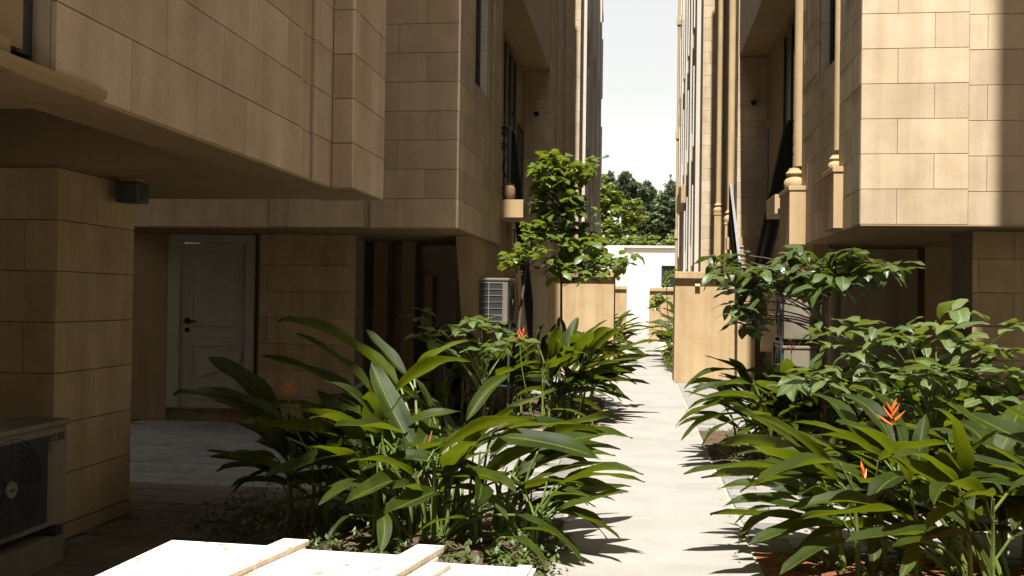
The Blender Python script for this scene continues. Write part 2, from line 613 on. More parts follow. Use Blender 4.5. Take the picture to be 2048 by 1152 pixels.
w.box(XA - bk - .3, XA - .004, 3.04, YA, ZS - .01, ZS + .003)
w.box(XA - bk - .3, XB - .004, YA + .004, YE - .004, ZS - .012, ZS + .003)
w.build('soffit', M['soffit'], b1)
# recessed jambs of the opening at the near end of the facade
MB().box(XA - .24, XA - .09, 3.19, 3.288, ZS + .1, TOP).build('jamb', M['frame'], b1)
MB().box(XA - .24, XA - .06, 3.045, 3.188, ZS + .1, TOP).build('pilaster', M['soffit'], b1)
MB().box(XA - .24, XA - .15, 2.21, 3.043, ZS + .12, TOP).build('shutter', M['frame'], b1)
s = MB()
s.prism([(XA - .2, ZS + .03), (XA + .004, ZS + .045), (XA + .022, ZS + .04), (XA + .022, ZS + .02), (XA - .0, ZS - .004), (XA - .2, ZS - .004)], 'y', 0.5, 3.6)
s.build('sill_moulding', M['soffit'], b1)
HZ = ZS
clad(b1, '+x', XA - TS, 3.292, 5.882, HZ, 4.0, off=.07)
clad(b1, '+x', XA - TS - .018, 5.885, 6.095, HZ, 4.3, L=.4)
clad(b1, '+x', XA - TS, 6.098, YA, HZ, 4.3, off=.2)
clad(b1, '-y', YA + TS, XA + .002, XB - .0, HZ - .004, 4.3, L=.4)
clad(b1, '+x', XB - TS, YA + .024, YE, HZ - .004, 4.3, off=.22)
# supporting pillar
pil = MB().box(-3.78, -3.375 - bk, 5.43 + bk, 6.32, 0, ZS).build('pillar', M['mortar'], b1)
clad(pil, '+x', -3.375 - TS, 5.43, 6.318, .09, ZS - .003, M['ochre_shaded'], off=.17)
clad(pil, '-y', 5.43 + TS, -3.78, -3.378, .09, ZS - .003, M['ochre_shaded'], off=.1)
MB().box(-3.79, -3.36, 5.415, 6.325, 0, .085, .006).build('plinth', M['soffit'], pil)

lamp = thing('ceiling_lamp', 'small dark square lamp fixed to the soffit above the left pillar', 'lamp', (-3.24, 6.03, 2.045))
MB().box(-3.32, -3.16, 5.96, 6.10, 2.045, 2.178, .01).build('lamp_shade', M['frame'], lamp)
MB().box(-3.30, -3.18, 5.98, 6.08, 2.179, 2.199).build('mounting_plate', M['soffit'], lamp)

# ------------------------------------------------------------------ MIDDLE LEFT BUILDING
XL = -1.845
XRB = -2.414
b2 = thing('stone_building', 'tan stone building on the left with the white door below and a railed stair recess', 'building', (-4, 14, 0))
win = (10.94, 11.98, 3.89, 6.6)
ZB = 2.185
w = MB()
wall(w, '-y', 10 + bk, -6, XL - bk, ZB + .004, TOP, .3)
wall(w, '+x', XL - bk, 10.3 + bk, 13.1, ZB + .004, TOP, .4, [win])
w.box(-6, XL - bk - .4, 10.3 + bk, 13.1, ZB + .2, TOP)
w.box(-6, XRB - .003, 13.1, 26, 0, 6.2)              # behind the recess
w.box(-6, XL - bk, 13.1, 20.37, 6.2, TOP)            # over the recess
w.box(XRB, XL - bk, 20.37 + bk, 26, 0, 6.2)
w.box(-6, XL - bk, 20.37, 26, 6.2, TOP)
w.build('wall', M['upper'], b2)
MB().box(-6, XL - .004, 10.004, 13.096, ZB - .01, ZB + .003).build('soffit', M['soffit'], b2)
MB().box(XRB, XL - bk - .002, 13.103, 20.36, 6.18, 6.199).build('recess_soffit', M['soffit'], b2)
MB().box(XRB, XRB + .012, 13.103, 20.36, 2.6, 6.178).build('recess_wall', M['plaster'], b2)
# upper storeys of the facade (side of the alley)
clad(b2, '-y', 10 + TS, -5.4, -3.84, ZB, ZB + .3, off=.1)
clad(b2, '-y', 10 + TS - .018, -3.838, -2.836, ZB, ZB + .3, off=.4)
clad(b2, '-y', 10 + TS + .03, -2.834, -2.768, ZB, ZB + .6)
clad(b2, '-y', 10 + TS, -2.766, XL, ZB, 4.9, off=.325)
clad(b2, '+x', XL - TS, 10.024, 12.27, ZB, 5.6, off=.1, holes=[win])
clad(b2, '+x', XL - TS + .02, 12.272, 12.60, ZB - .004, 5.6, L=.4)
clad(b2, '+x', XL - TS, 12.602, 13.1, ZB, 5.6, L=.8)
clad(b2, '-y', 20.37 + TS, XRB + .015, XL, 2.3, 6.18, off=.2)
clad(b2, '+x', XL - TS, 20.395, 22.0, 1.6, 8.6, off=.2)
# reveals of the window are lined in pale stone
for z in [3.89 + .3 * k for k in range(6)]:
    MB().box(XL - bk - .36, XL - bk - .001, 11.962, 11.979, z + .003, z + .297).build('reveal_stone', M['greystone'], b2)
window(b2, '+x', XL - bk, 10.945, 11.96, 3.895, 6.55, .085, .06, 1, 0, None, True)
window(b2, '+x', XRB + .02, 17.3, 18.8, 3.2, 6.0, -.03, .07, 1)
window(b2, '+x', XRB + .02, 19.3, 20.1, 2.8, 4.9, -.03, .07, 0)
# pilasters further along
for y0, y1, px in ((21.9, 22.35, .05), (22.35, 24.4, .0), (24.4, 24.8, .06), (25.3, 25.7, .05)):
    if px: MB().box(XL - bk, XL + px, y0, y1, .0, TOP - .2, .008).build('pilaster', M['stone'], b2)
window(b2, '+x', XL - .02, 23.0, 24.0, 1.9, 4.6, -.005, .08, 1)
window(b2, '+x', XL - .02, 23.0, 24.0, 7.4, 9.8, -.005, .08, 1)
# undercroft: door wall, jambs, pillars, back wall
u = MB()
u.box(-6, -5.452, 11.0, 11.3, 0, ZB - .012); u.box(-4.385, -4.315, 11.06, 11.3, 0, ZB - .012)
u.box(-5.452, -4.385, 11.1, 11.3, 0, .13)
u.build('undercroft_wall', M['soffit'], b2)
uw = MB().box(-4.312, -3.185, 10.93 + bk, 11.3, 0, ZB - .012).build('undercroft_panel', M['mortar'], b2)
clad(uw, '-y', 10.93 + TS, -4.312, -3.185, 0.02, ZB - .014, M['ochre_shaded'], off=.2)
uu = MB()
uu.box(-3.37, -3.19, 12.4, 12.7, 0, ZB); uu.box(-3.0, -2.83, 12.4, 12.7, 0, ZB)
uu.box(-2.72, -2.62, 12.5, 12.7, 0, 1.75)
uu.build('undercroft_post', M['soffit'], b2)
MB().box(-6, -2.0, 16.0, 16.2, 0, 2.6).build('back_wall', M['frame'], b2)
MB().box(-8.2, -8, -3, 16, 0, 2.75).build('side_wall', M['soffit'], b2)
lw = MB()
lw.prism([(11.0, 2.17), (12.0, .0), (13.9, 0), (13.9, 2.55), (13.12, 2.55), (13.12, 2.17)], 'x', -2.05, -1.87)
lw.build('stair_wall', M['soffit'], b2)

# the white door
dr = thing('white_door', 'closed white panelled door with black lever handle in the dark left undercroft', 'door', (-4.92, 11, .13))
f = MB()
f.box(-5.447, -5.30, 10.99, 11.09, .15, 2.165, .005); f.box(-4.50, -4.389, 10.99, 11.09, .15, 2.165, .005)
f.box(-5.30, -4.50, 10.992, 11.09, 2.07, 2.163, .005)
f.build('door_frame', M['doorwhite'], dr)
lf = MB().box(-5.297, -4.503, 11.03, 11.075, .16, 2.066).build('door_leaf', M['doorwhite'], dr)
mo = MB()
for x0, x1, z0, z1 in ((-5.18, -4.60, 1.10, 1.96), (-5.18, -4.60, .26, .90)):
    mo.box(x0, x1, 11.018, 11.032, z0, z0 + .03, .003); mo.box(x0, x1, 11.018, 11.032, z1 - .03, z1, .003)
    mo.box(x0, x0 + .03, 11.018, 11.032, z0 + .03, z1 - .03, .003); mo.box(x1 - .03, x1, 11.018, 11.032, z0 + .03, z1 - .03, .003)
mo.box(-5.14, -4.64, 11.020, 11.032, .97, 1.03, .003)
mo.build('door_moulding', M['doorwhite'], lf)
# torn protective film still hanging on the leaf
fm_ = MB()
rr = random.Random(3)
for poly, yy in (([(-5.10, .80), (-4.95, .86), (-4.80, .78), (-4.55, .84), (-4.55, .72), (-4.75, .62), (-5.08, .50)], 11.012),
                 ([(-5.12, 1.72), (-4.9, 1.70), (-4.56, 1.62), (-4.56, 1.50), (-4.8, 1.54), (-4.95, 1.62)], 11.014)):
    fm_.prism(poly, 'y', yy, yy + .0015)
fm_.build('torn_film', plain('dull_film', (.25, .23, .17), .6), lf)
h = MB()
h.box(-5.24, -5.19, 11.012, 11.03, 1.13, 1.19, .004); h.tube([(-5.215, 11.0, 1.16), (-5.215, 10.975, 1.16), (-5.19, 10.968, 1.16), (-5.08, 10.968, 1.155)], .011, 8)
h.box(-5.24, -5.19, 11.014, 11.03, 1.03, 1.08, .004)
h.build('door_handle', M['iron'], lf)


# ------------------------------------------------------------------ stairs with iron railings
def bez(a, b, c, n=8):
    a, b, c = Vector(a), Vector(b), Vector(c)
    return [a * (1 - t) ** 2 + b * 2 * t * (1 - t) + c * t * t for t in [k / n for k in range(n + 1)]]


def spiral(c, r0, turns, plane='xz', n=18, a0=0, sgn=1):
    pts = []
    for k in range(n + 1):
        t = k / n
        a = a0 + sgn * 2 * math.pi * turns * t
        r = r0 * (1 - .8 * t)
        pts.append((c[0] + r * math.cos(a), c[1], c[2] + r * math.sin(a)))
    return pts


def railing(label, x, y0, z0, y1, z1, level, hgt=1.0, side=1, edge=False, scroll=True):
    """sloping wrought iron railing along the stair; level = short level run before the slope starts"""
    t = thing('stair_railing', label, 'railing', (x, y0, z0), 'iron stair railings')
    sy = 1 if y1 > y0 else -1
    ys = y0 + sy * level
    def zf(y):
        q = (y - ys) / (y1 - ys)
        return z0 + (z1 - z0) * max(0, q)
    tr = MB()
    tr.tube([(x, y0, z0 + hgt), (x, ys, z0 + hgt), (x, y1, z1 + hgt)], .028, 6)
    tr.build('handrail', M['lit_ironedge'] if edge else M['iron'], t)
    br = MB()
    for dz in (.06, .16, hgt - .12):
        br.tube([(x, y0, z0 + dz), (x, ys, z0 + dz), (x, y1, z1 + dz)], .013, 4)
    br.build('rail_bar', M['iron'], t)
    n = int(abs(y1 - y0) / .075)
    for k in range(n + 1):
        y = y0 + (y1 - y0) * k / n
        big = k in (0, n)
        r = .026 if big else .014
        m = MB()
        m.tube([(x, y, zf(y) + (0 if big else .06)), (x, y, zf(y) + hgt * .5), (x, y, zf(y) + hgt - .01)], [r, r * (1.0 if big else 1.9), r], 5)
        m.build('newel_post' if big else 'baluster', M['iron'], t)
    lf_ = MB()
    for k in range(1, n):                       # scroll collars between the bars make the railing read dense
        y = y0 + (y1 - y0) * (k + .5) / n
        for dz in (.3, .55, .78):
            c = Vector((x, y, zf(y) + dz))
            pts = [(x, y + .03 * math.cos(a), c.z + .055 * math.sin(a)) for a in [2 * math.pi * q / 8 for q in range(9)]]
            lf_.tube(pts, .012, 4, False)
    lf_.build('scrollwork', M['iron'], t)
    if scroll:
        dirx = side
        for cz, r in ((.93, .07), (.74, .06)):
            s = MB()
            s.tube([(x + dirx * (.08 + p[0]), y0, z0 + cz + p[2]) for p in spiral((0, 0, 0), r, 1.3, n=16, a0=math.pi / 2 * (1 + dirx))], .011, 5)
            s.build('end_scroll', M['iron'], t)
        s = MB()
        s.tube(bez((x, y0, z0 + .62), (x + dirx * .17, y0, z0 + .5), (x + dirx * .02, y0, z0 + .3)), .010, 5)
        s.tube([(x, y0, z0 + hgt), (x + dirx * .20, y0, z0 + hgt + .005)], .014, 5)
        s.build('end_bracket', M['iron'], t)
    return t


def stair(label, x0, x1, y0, z0, slope, z1, landing, xl, face_sign):
    """landing then steps that go down along +y (or -y with negative run) on a plastered mass"""
    t = thing('outdoor_stair', label, 'staircase', ((x0 + x1) / 2, y0, 0))
    rise = .17
    n = int((z0 - z1) / rise)
    run = rise / math.tan(R(slope)) * face_sign
    poly = []
    y, z = y0, z0
    for k in range(n):
        z -= rise; poly.append((y, z - .034)); y += run; poly.append((y, z - .034))
    ye = y
    poly += [(ye, max(0, z - .25)), (y0, z0 - .42)]
    MB().prism(poly if face_sign < 0 else poly[::-1], 'x', x0, x1).build('stringer', M['plaster'], t)
    y, z = y0, z0
    for k in range(n):
        z -= rise
        MB().box(x0 - .0, x1 + .0, min(y, y + run) - .02, max(y, y + run) - .001, z - .033, z).build('step', M['path'], t)
        y += run
    ly0, ly1 = landing
    MB().box(min(x0, xl), max(x1, xl), ly0, ly1, z0 - .24, z0, .006).build('landing', M['plaster'], t)
    return ye, z


stair('yellow plastered stair going down beside the left recess behind the sapling', XRB + .015, -1.80, 13.92, 2.79, 44.5, .2, (13.11, 13.915), -1.54, 1)
railing('black iron stair railing on the left behind the sapling', -1.765, 13.35, 2.79, 16.45, .42, .45, 1.0, -1, False)
MB().tube([(-1.62, 13.32, 2.79), (-1.62, 13.32, 3.3)], .012, 6)
jar = thing('clay_jar', 'small brown clay jar on the railed landing at left of the sapling', 'jar', (-1.76, 13.42, 2.792))
MB().lathe((-1.74, 13.24, 2.792), [(.05, 0), (.07, .03), (.08, .09), (.075, .15), (.06, .19), (.052, .20), (.066, .215), (.055, .217)], 16).build('jar_body', M['jar'], jar)
MB().tube(bez((-1.83, 13.24, 2.98), (-1.91, 13.24, 2.94), (-1.835, 13.24, 2.86)), .012, 6).build('handle', M['jar'], jar)

# ------------------------------------------------------------------ RIGHT BUILDING
XR = 1.864
XRR = 2.428
ZR = 2.145
YR = 8.8
b3 = thing('stone_building', 'sunlit tan stone building on the right with moulded columns beside its stair recess', 'building', (4, 14, 0))
winr = (9.94, 10.91, 3.85, 6.6)
w = MB()
wall(w, '-y', YR + bk, XR + bk, 7, ZR + .004, TOP, .3)
wall(w, '-x', XR + bk, YR + .3 + bk, 12.5, ZR + .004, TOP, .4, [winr])
w.box(XR + bk + .4, 7, YR + .3 + bk, 12.5, ZR + .2, TOP)
w.box(XRR + .003, 7, 12.5, 26, 0, 6.28)
w.box(XR + bk, 7, 12.5, 19.74, 6.28, TOP)
w.box(XR + bk, XRR, 19.74 + bk, 26, 0, 6.28)
w.box(XR + bk, 7, 19.74, 26, 6.28, TOP)
w.build('wall', M['upper'], b3)
so_ = MB()
so_.box(XR + .004, 7, YR + .004, 12.496, ZR - .012, ZR + .003)
so_.build('soffit', M['soffit'], b3)
MB().box(XR + bk + .002, XRR, 12.503, 19.73, 6.26, 6.279).build('recess_soffit', M['soffit'], b3)
MB().box(XRR - .012, XRR, 12.503, 19.73, 2.6, 6.258).build('recess_wall', M['plaster'], b3)
clad(b3, '-y', YR + TS, XR, 2.742, ZR, 5.1, off=.3)
clad(b3, '-y', YR + TS + .012, 2.744, 3.75, ZR - .02, 5.1, off=.15)
clad(b3, '-x', XR + TS, YR + .024, 12.5, ZR, 5.6, off=.3, holes=[winr])
clad(b3, '-y', 19.74 + TS, XR, XRR - .015, 2.3, 6.25, off=.2)
clad(b3, '-x', XR + TS, 19.765, 21.0, 2.3, 8.6, off=.1)
for z in [3.85 + .3 * k for k in range(6)]:
    MB().box(XR + bk + .001, XR + bk + .36, 10.892, 10.909, z + .003, z + .297).build('reveal_stone', M['greystone'], b3)
window(b3, '-x', XR + bk, 9.945, 10.89, 3.855, 6.55, .085, .06, 1, 0, None, True)
window(b3, '-x', XRR - .02, 15.6, 17.3, 3.0, 6.0, -.03, .07, 1)
window(b3, '-x', XRR - .02, 18.9, 19.6, 2.85, 4.9, -.03, .09, 0, 0, M['doorwhite'])


def column(parent, cx, cy, zp, zpt, r, top, wx, wy, sx=0.0):
    """square pedestal, moulded torus base and a tall round shaft standing against the facade"""
    c = MB()
    c.tube([(cx + sx, cy, zpt + r * 3.2), (cx + sx, cy, top)], r * .92, 18)
    sh = c.build('column', M['plaster'], parent)
    p = MB().box(cx - wx, cx + wx, cy - wy, cy + wy, zp, zpt - .05, .006)
    p.box(cx - wx - .012, cx + wx + .012, cy - wy - .012, cy + wy + .012, zpt - .052, zpt, .006)
    p.build('pedestal', M['plaster'], sh)
    k = wx / .125
    prof = [(.10, 0), (.128, .02), (.138, .055), (.134, .10), (.112, .135), (.096, .145), (.094, .165), (.108, .178), (.114, .20), (.104, .222), (.088, .232), (.078, .25), (.072, .27)]
    MB().lathe((cx, cy, zpt), [(a * k, b * k) for a, b in prof], 22).build('column_base', M['plaster'], sh)
    return sh


column(b3, 1.845, 9.80, 2.165, 2.74, .058, TOP - .4, .065, .26, .035)
column(b3, 1.80, 12.02, 2.13, 2.80, .084, TOP - .4, .115, .40, .06)
column(b3, 1.78, 20.15, 1.2, 3.05, .075, TOP - .4, .12, .2)
column(b3, 1.74, 22.6, 1.6, 3.45, .07, TOP - .4, .11, .2)
for y0, y1, px in ((21.2, 21.6, .05), (23.2, 23.6, .06), (24.6, 25.1, .05)):
    MB().box(XR - px, XR + bk, y0, y1, .0, TOP - .2, .008).build('pilaster', M['stone'], b3)
window(b3, '-x', XR + .02, 23.7, 24.5, 2.3, 4.6, -.005, .08, 1)
window(b3, '-x', XR + .02, 23.7, 24.5, 7.4, 9.8, -.005, .08, 1)
# undercroft
pr = MB().box(2.94, 4.4, 9.3 + bk, 9.9, 0, ZR - .014).build('pillar', M['mortar'], b3)
clad(pr, '-y', 9.3 + TS, 2.94, 3.9, .08, ZR - .016, M['ochre_shaded'], off=.25)
MB().box(2.93, 3.95, 9.288, 9.3 + bk, 0, .077).build('plinth', M['soffit'], pr)
MB().box(3.27, 3.57, 12.0, 12.3, 0, ZR).build('undercroft_post', M['soffit'], b3)
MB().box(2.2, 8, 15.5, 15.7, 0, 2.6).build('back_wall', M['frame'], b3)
lw = MB().box(1.95, 2.12, 11.6, 13.2, 0, 2.52).build('stair_wall', M['soffit'], b3)

ye, ze = stair('yellow plastered stair going down beside the right recess', 1.95, XRR - .015, 13.35, 2.80, 31, .9, (12.53, 13.345), 1.64, 1)
railing('black iron stair railing on the right below the tall recess window', 1.90, 13.15, 2.80, 17.1, .95, .35, 1.0, 1, False)
railing('black iron railing with handrail coloured grey as if lit rising behind the yellow wall', 1.72, 19.55, 2.72, 17.55, 1.15, .1, 1.0, 1, True, False)
st = stair('far yellow plastered stair behind the right yellow wall', 1.85, XRR - .015, 19.49, 2.72, 38, 1.6, (19.5, 19.72), 1.66, -1)

# ------------------------------------------------------------------ FAR BUILDINGS (both sides, to the end of the alley)
def far_building(label, sgn, xf, y0, y1, seed, heads):
    b = thing('stone_building', label, 'building', (sgn * 4, (y0 + y1) / 2, 0))
    fac = '+x' if sgn < 0 else '-x'
    w = MB()
    w.box(sgn * 8, xf, y0, y1, 0, TOP)
    w.build('wall', M['palestone'], b)
    clad(b, '-y', y0 - .003, min(xf, xf + sgn * .6), max(xf, xf + sgn * .6), 1.9, 9.4, L=.32)
    rr = random.Random(seed)
    y = y0 + 1.0
    while y < y1 - 2:
        pw = rr.uniform(.3, .6)
        MB().box(xf, xf - sgn * .11, y, y + pw, 0, TOP - .3, .01).build('pilaster', M['palestone'], b)
        a = y + pw + .3
        for z0, z1 in ((2.6, 4.7), (6.0, 8.1), (9.4, 11.5), (12.4, 14.2)):
            MB().box(xf, xf - sgn * .10, a - .12, a, z0 - .1, z1 + .1).build('window_surround', M['surround'], b)
            MB().box(xf, xf - sgn * .10, a + 1.0, a + 1.16, z0 - .1, z1 + .1).build('window_surround', M['surround'], b)
            window(b, fac, xf, a, a + 1.0, z0, z1, -.061, .07, 1, 0, M['surround'])
        y = a + 2.6
    for (yy, z0, z1, d, ln) in heads:
        MB().box(xf, xf - sgn * d, yy, yy + ln, z0, z1, .02).build('balcony', M['plaster'], b)
    return b


far_building('far stone building on the left with a narrow sunlit end near the sky', -1, -1.60, 26.0, 39.8, 7, ())
far_building('far stone building on the right with a boxed balcony and tall sunlit end', 1, 1.56, 26.0, 41.0, 9, ((33.5, 4.75, 5.35, .22, 4.0),))
dp = thing('rain_pipe', 'pale rain pipe with bracket collars down the far corner of the right building', 'pipe', (1.45, 40.0, 0))
MB().tube([(1.47, 40.5, 0), (1.47, 40.5, 14.5)], .06, 8).build('pipe', M['plaster'], dp)
for z in (4, 8, 12.6):
    MB().box(1.38, 1.559, 40.4, 40.6, z, z + .35, .02).build('collar', M['plaster'], dp)

# off-frame neighbour behind the camera on the right, whose corner throws the upright shadow edge
b6 = thing('stone_building', 'stone building on the right standing behind the camera', 'building', (5, -9, 0))
MB().box(2.79, 8, -16, 2.6, 0, TOP + 1).build('wall', M['upper'], b6)

# ------------------------------------------------------------------ yellow stair-foot walls with coping
def yellow_wall(label, x0, x1, y, h, ret, pathside, cap=.125, ov=.085):
    t = thing('yellow_wall', label, 'wall', ((x0 + x1) / 2, y, 0), 'yellow plaster walls across the stair feet')
    m = MB().box(x0, x1, y, y + .18, 0, h - cap)
    if ret:
        xs = x0 if pathside < 0 else x1 - .18
        m.box(xs, xs + .18, y + .18, y + ret, 0, h - cap)
    m.build('wall', M['plaster'], t)
    c = MB().box(x0 - (ov if pathside > 0 else .01), x1 + (ov * .3 if pathside > 0 else .01), y - ov, y + .18 + ov, h - cap + .001, h, .012)
    c.build('coping', M['plaster'], t)
    return t


yellow_wall('tall yellow plaster wall left of the path behind the sapling stem', -2.19, -.51, 20.47, 2.07, 1.2, 1)
yr = yellow_wall('tall yellow plaster wall right of the path with sharp coping shadow', .645, 2.07, 18.28, 2.01, .9, -1)
MB().prism([(18.279, 1.82), (18.279, 1.75), (18.20, 1.75)], 'x', 1.0, 1.09).build('drain_spout', M['plaster'], yr)
yellow_wall('low far yellow wall left of the path near the white end wall', -2.0, -.48, 38.0, 2.03, 1.0, 1)
yellow_wall('low far yellow wall right of the path near the white end wall', .40, 1.5, 38.0, 1.98, 1.0, -1)
yellow_wall('farthest small yellow wall right of the path', .62, 1.5, 46.0, 2.05, 0, -1)

# ------------------------------------------------------------------ white end wall closing the alley
ew = thing('white_end_building', 'white rendered low building closing the far end of the alley', 'building', (1, 69.5, 0))
w = MB(); wall(w, '-y', 69.2, -1.05, 9, 0, 5.15, .4, [(1.50, 3.1, 2.45, 3.95)])
w.box(-9, -1.05, 69.8, 70.2, 0, 5.35)
w.build('wall', M['endwall'], ew)
MB().box(-1.15, 9.1, 69.0, 69.75, 5.151, 5.3, .02).build('coping', M['endwall'], ew)
MB().box(-1.5, -1.06, 68.9, 69.79, 0, 5.15, .02).build('pier', M['endwall'], ew)
window(ew, '-y', 69.2, 1.5, 3.1, 2.45, 3.95, .15, .08, 0, 1)

# ------------------------------------------------------------------ air conditioners
def ac_unit(label, facing, xf, y0, y1, z0, z1, depth, grille_end='far', letter=False, guard=False):
    """outdoor unit: cabinet, recessed fan grille with rings, side panel, lid and feet. facing +x or -x."""
    sg = 1 if facing == '+x' else -1
    xb = xf - sg * depth
    t = thing('air_conditioner', label, 'air conditioner', ((xf + xb) / 2, (y0 + y1) / 2, z0), 'outdoor air conditioner units')
    MB().box(xb, xf, y0, y1, z0, z1 - .02, .012).build('cabinet', M['acbody'], t)
    MB().box(xb - .01 * sg, xf + .015 * sg, y0 - .012, y1 + .012, z1 - .019, z1 + .012, .008).build('lid', M['acbody'], t)
    gw0, gw1 = y0 + .03, y0 + (y1 - y0) * .78
    gl = MB().box(xf + .002 * sg, xf + .012 * sg, gw0, gw1, z0 + .035, z1 - .06, .004).build('grille', M['acdark'], t)
    cy, cz = (gw0 + gw1) / 2, (z0 + z1) / 2 - .012
    rg = MB()
    rad = min((gw1 - gw0), (z1 - z0)) * .46
    for k in range(1, 10):
        r = rad * k / 9
        rg.tube([(xf + .016 * sg, cy + r * math.cos(a), cz + r * math.sin(a)) for a in [2 * math.pi * q / 28 for q in range(29)]], .0022, 4, False)
    for k in range(8):
        a = 2 * math.pi * k / 8
        rg.tube([(xf + .016 * sg, cy, cz), (xf + .016 * sg, cy + rad * math.cos(a), cz + rad * math.sin(a))], .0022, 4)
    rg.build('fan_guard', M['acdark'], gl)
    b_ = MB(); b_.tube([(xf + .016 * sg, cy, cz), (xf + .024 * sg, cy, cz)], [.045, .04], 20)
    b_.build('badge', M['acbody'], gl)
    mk = MB(); mk.box(xf + .0242 * sg, xf + .026 * sg, cy - .022, cy + .022, cz - .006, cz + .006)
    mk.build('badge_mark', M['acdark'], gl)
    sp = MB().box(xf + .001 * sg, xf + .008 * sg, gw1 + .03, y1 - .02, z1 - .15, z1 - .1, .002).build('handle_recess', M['acbody'], t)
    for yy in (y0 + .1, y1 - .1):
        MB().box(xb - .02 * sg, xf + .03 * sg, yy - .03, yy + .03, z0 - .05, z0 - .001, .004).build('foot', M['acdark'], t)
    if guard:      # coil guard on the end that looks towards the camera
        gg = MB()
        MB().box(min(xb, xf) + .03, max(xb, xf) - .06, y0 - .004, y0 + .01, z0 + .04, z1 - .05).build('coil_panel', M['acdark'], t)
        xs0, xs1 = min(xb, xf) + .025, max(xb, xf) - .055
        for k in range(3):
            x = xs0 + (xs1 - xs0) * k / 2
            gg.box(x - .0045, x + .0045, y0 - .016, y0 - .005, z0 + .03, z1 - .04)
        for k in range(7):
            z = z0 + .035 + (z1 - z0 - .08) * k / 6
            gg.box(xs0, xs1, y0 - .013, y0 - .006, z - .003, z + .003)
        gg.build('coil_guard', M['acguard'], t)
    if letter:
        cu = bpy.data.curves.new('lettering', 'FONT')
        cu.body = 'YORK'
        cu.size = .062
        cu.extrude = .0008
        cu.materials.append(M['acdark'])
        tmp = bpy.data.objects.new('tmp', cu); COL.objects.link(tmp)
        bpy.context.view_layer.update()
        lme = bpy.data.meshes.new_from_object(tmp.evaluated_get(bpy.context.evaluated_depsgraph_get()))
        bpy.data.objects.remove(tmp)
        o = link('lettering', lme, t, (xf + .0022 * sg, gw1 + .034, z1 - .098))
        o.rotation_euler = (math.pi / 2, 0, math.pi / 2)
        o.scale = (.82, 1, 1)
        lg = MB()
        for k in range(3):
            lg.box(xf + .001, xf + .003, gw1 + .006 + k * .009, gw1 + .012 + k * .009, z1 - .10 + k * .004, z1 - .062 - k * .002)
        lg.build('logo_bars', M['acdark'], t)
    return t


ac_unit('old lettered air conditioner standing before the near left stone pillar', '+x', -3.1, 4.26, 5.11, .215, .765, .27, letter=True)
MB().box(-3.38, -3.09, 4.3, 5.1, 0.0, .163, .01).build('concrete_plinth', M['darkpaver'])
tag(bpy.data.objects['concrete_plinth'], 'low dark block under the lettered air conditioner', 'plinth')
ac_unit('air conditioner with wire coil guard hung below the left overhang', '+x', -1.53, 11.6, 12.35, 1.17, 1.70, .42, guard=True)
ac_unit('upper air conditioner of the pair stacked under the right column', '-x', 1.53, 10.85, 11.55, 1.08, 1.56, .34)
ac_unit('lower air conditioner of the pair stacked under the right column', '-x', 1.53, 10.85, 11.55, .52, 1.0, .34)
for (xa, xb_, ya, yb, nm) in ((-1.98, -1.5, 11.62, 12.33, 'left'), (1.5, 1.9, 10.87, 11.53, 'right')):
    rk = thing('steel_rack', 'thin steel rack holding the stacked air conditioners under the %s' % ('left overhang' if nm == 'left' else 'right overhang'), 'rack', (xa, ya, 0))
    for x in (xa + .015, xb_ - .015):
        for yy in (ya + .015, yb - .015):
            MB().box(x - .012, x + .012, yy - .012, yy + .012, 0, 1.05 if nm == 'right' else 1.12).build('leg', M['frame'], rk)
    for z in ((.44, 1.04) if nm == 'right' else (.42, 1.10)):
        MB().box(xa + .001, xb_ - .001, ya + .03, yb - .03, z - .012, z + .008).build('shelf', M['frame'], rk)


def cctv(label, p, dirx):
    t = thing('security_camera', label, 'security camera', p, 'small dark security cameras in the recesses')
    x, y, z = p
    MB().tube([(x, y, z + .02), (x, y - .07, z + .01)], .02, 8).build('bracket', M['iron'], t)
    MB().lathe((x, y - .11, z - .05), [(.01, 0), (.04, .012), (.055, .04), (.06, .07), (.05, .085), (.02, .09)], 14).build('dome', M['iron'], t)


cctv('small dark security camera in the left recess above the railing', (-2.136, 20.365, 5.28), 1)
cctv('small dark security camera in the right recess beside the column', (2.155, 19.735, 5.33), -1)

# ------------------------------------------------------------------ white boards in the foreground
tb = thing('white_board_table', 'stack of stained white boards with raised battens lying flat in the bottom corner', 'boards', (-.9, 2.3, 0))
tb_rot = R(-2.5)
def tbp(x, y):
    c, s = math.cos(tb_rot), math.sin(tb_rot)
    return (-.80 + c * x - s * y, 2.725 + s * x + c * y)
def tbox(name, x0, x1, y0, y1, z0, z1, m, edge=None, parent=None, sk0=0.0, sk1=0.0):
    """piece of the stack; sk0 / sk1 skew its left / right side"""
    mb = MB().box(x0, x1, y0, y1, z0, z1, .003)
    out = []
    for x, y, z in mb.v:
        f = (x - x0) / (x1 - x0)
        out.append((*tbp(x + (sk0 * (1 - f) + sk1 * f) * y, y), z))
    mb.v = out
    ob = mb.build(name, m, parent or tb)
    if edge:
        ob.data.materials.append(edge)
        for p in ob.data.polygons:
            if p.normal.z < .35: p.material_index = 1
    return ob
SK = .16
tbox('board', -.535, -.125, -.8, .0, .728, .750, M['white'], M['boardedge'], None, 0, SK)
tbox('board', -.122, .265, -.8, -.012, .728, .749, M['white'], M['boardedge'], None, SK, SK)
tbox('board', .268, .535, -.8, -.018, .712, .736, M['white'], M['boardedge'], None, SK, 0)
tbox('batten', -.205, -.128, -.8, .022, .7512, .768, M['white'], M['boardedge'], None, SK, SK)
tbox('batten', .185, .262, -.8, .035, .7502, .770, M['white'], M['boardedge'], None, SK, SK)
tbox('batten', .272, .325, -.5, -.075, .7372, .752, M['white'], M['boardedge'], None, SK, SK)
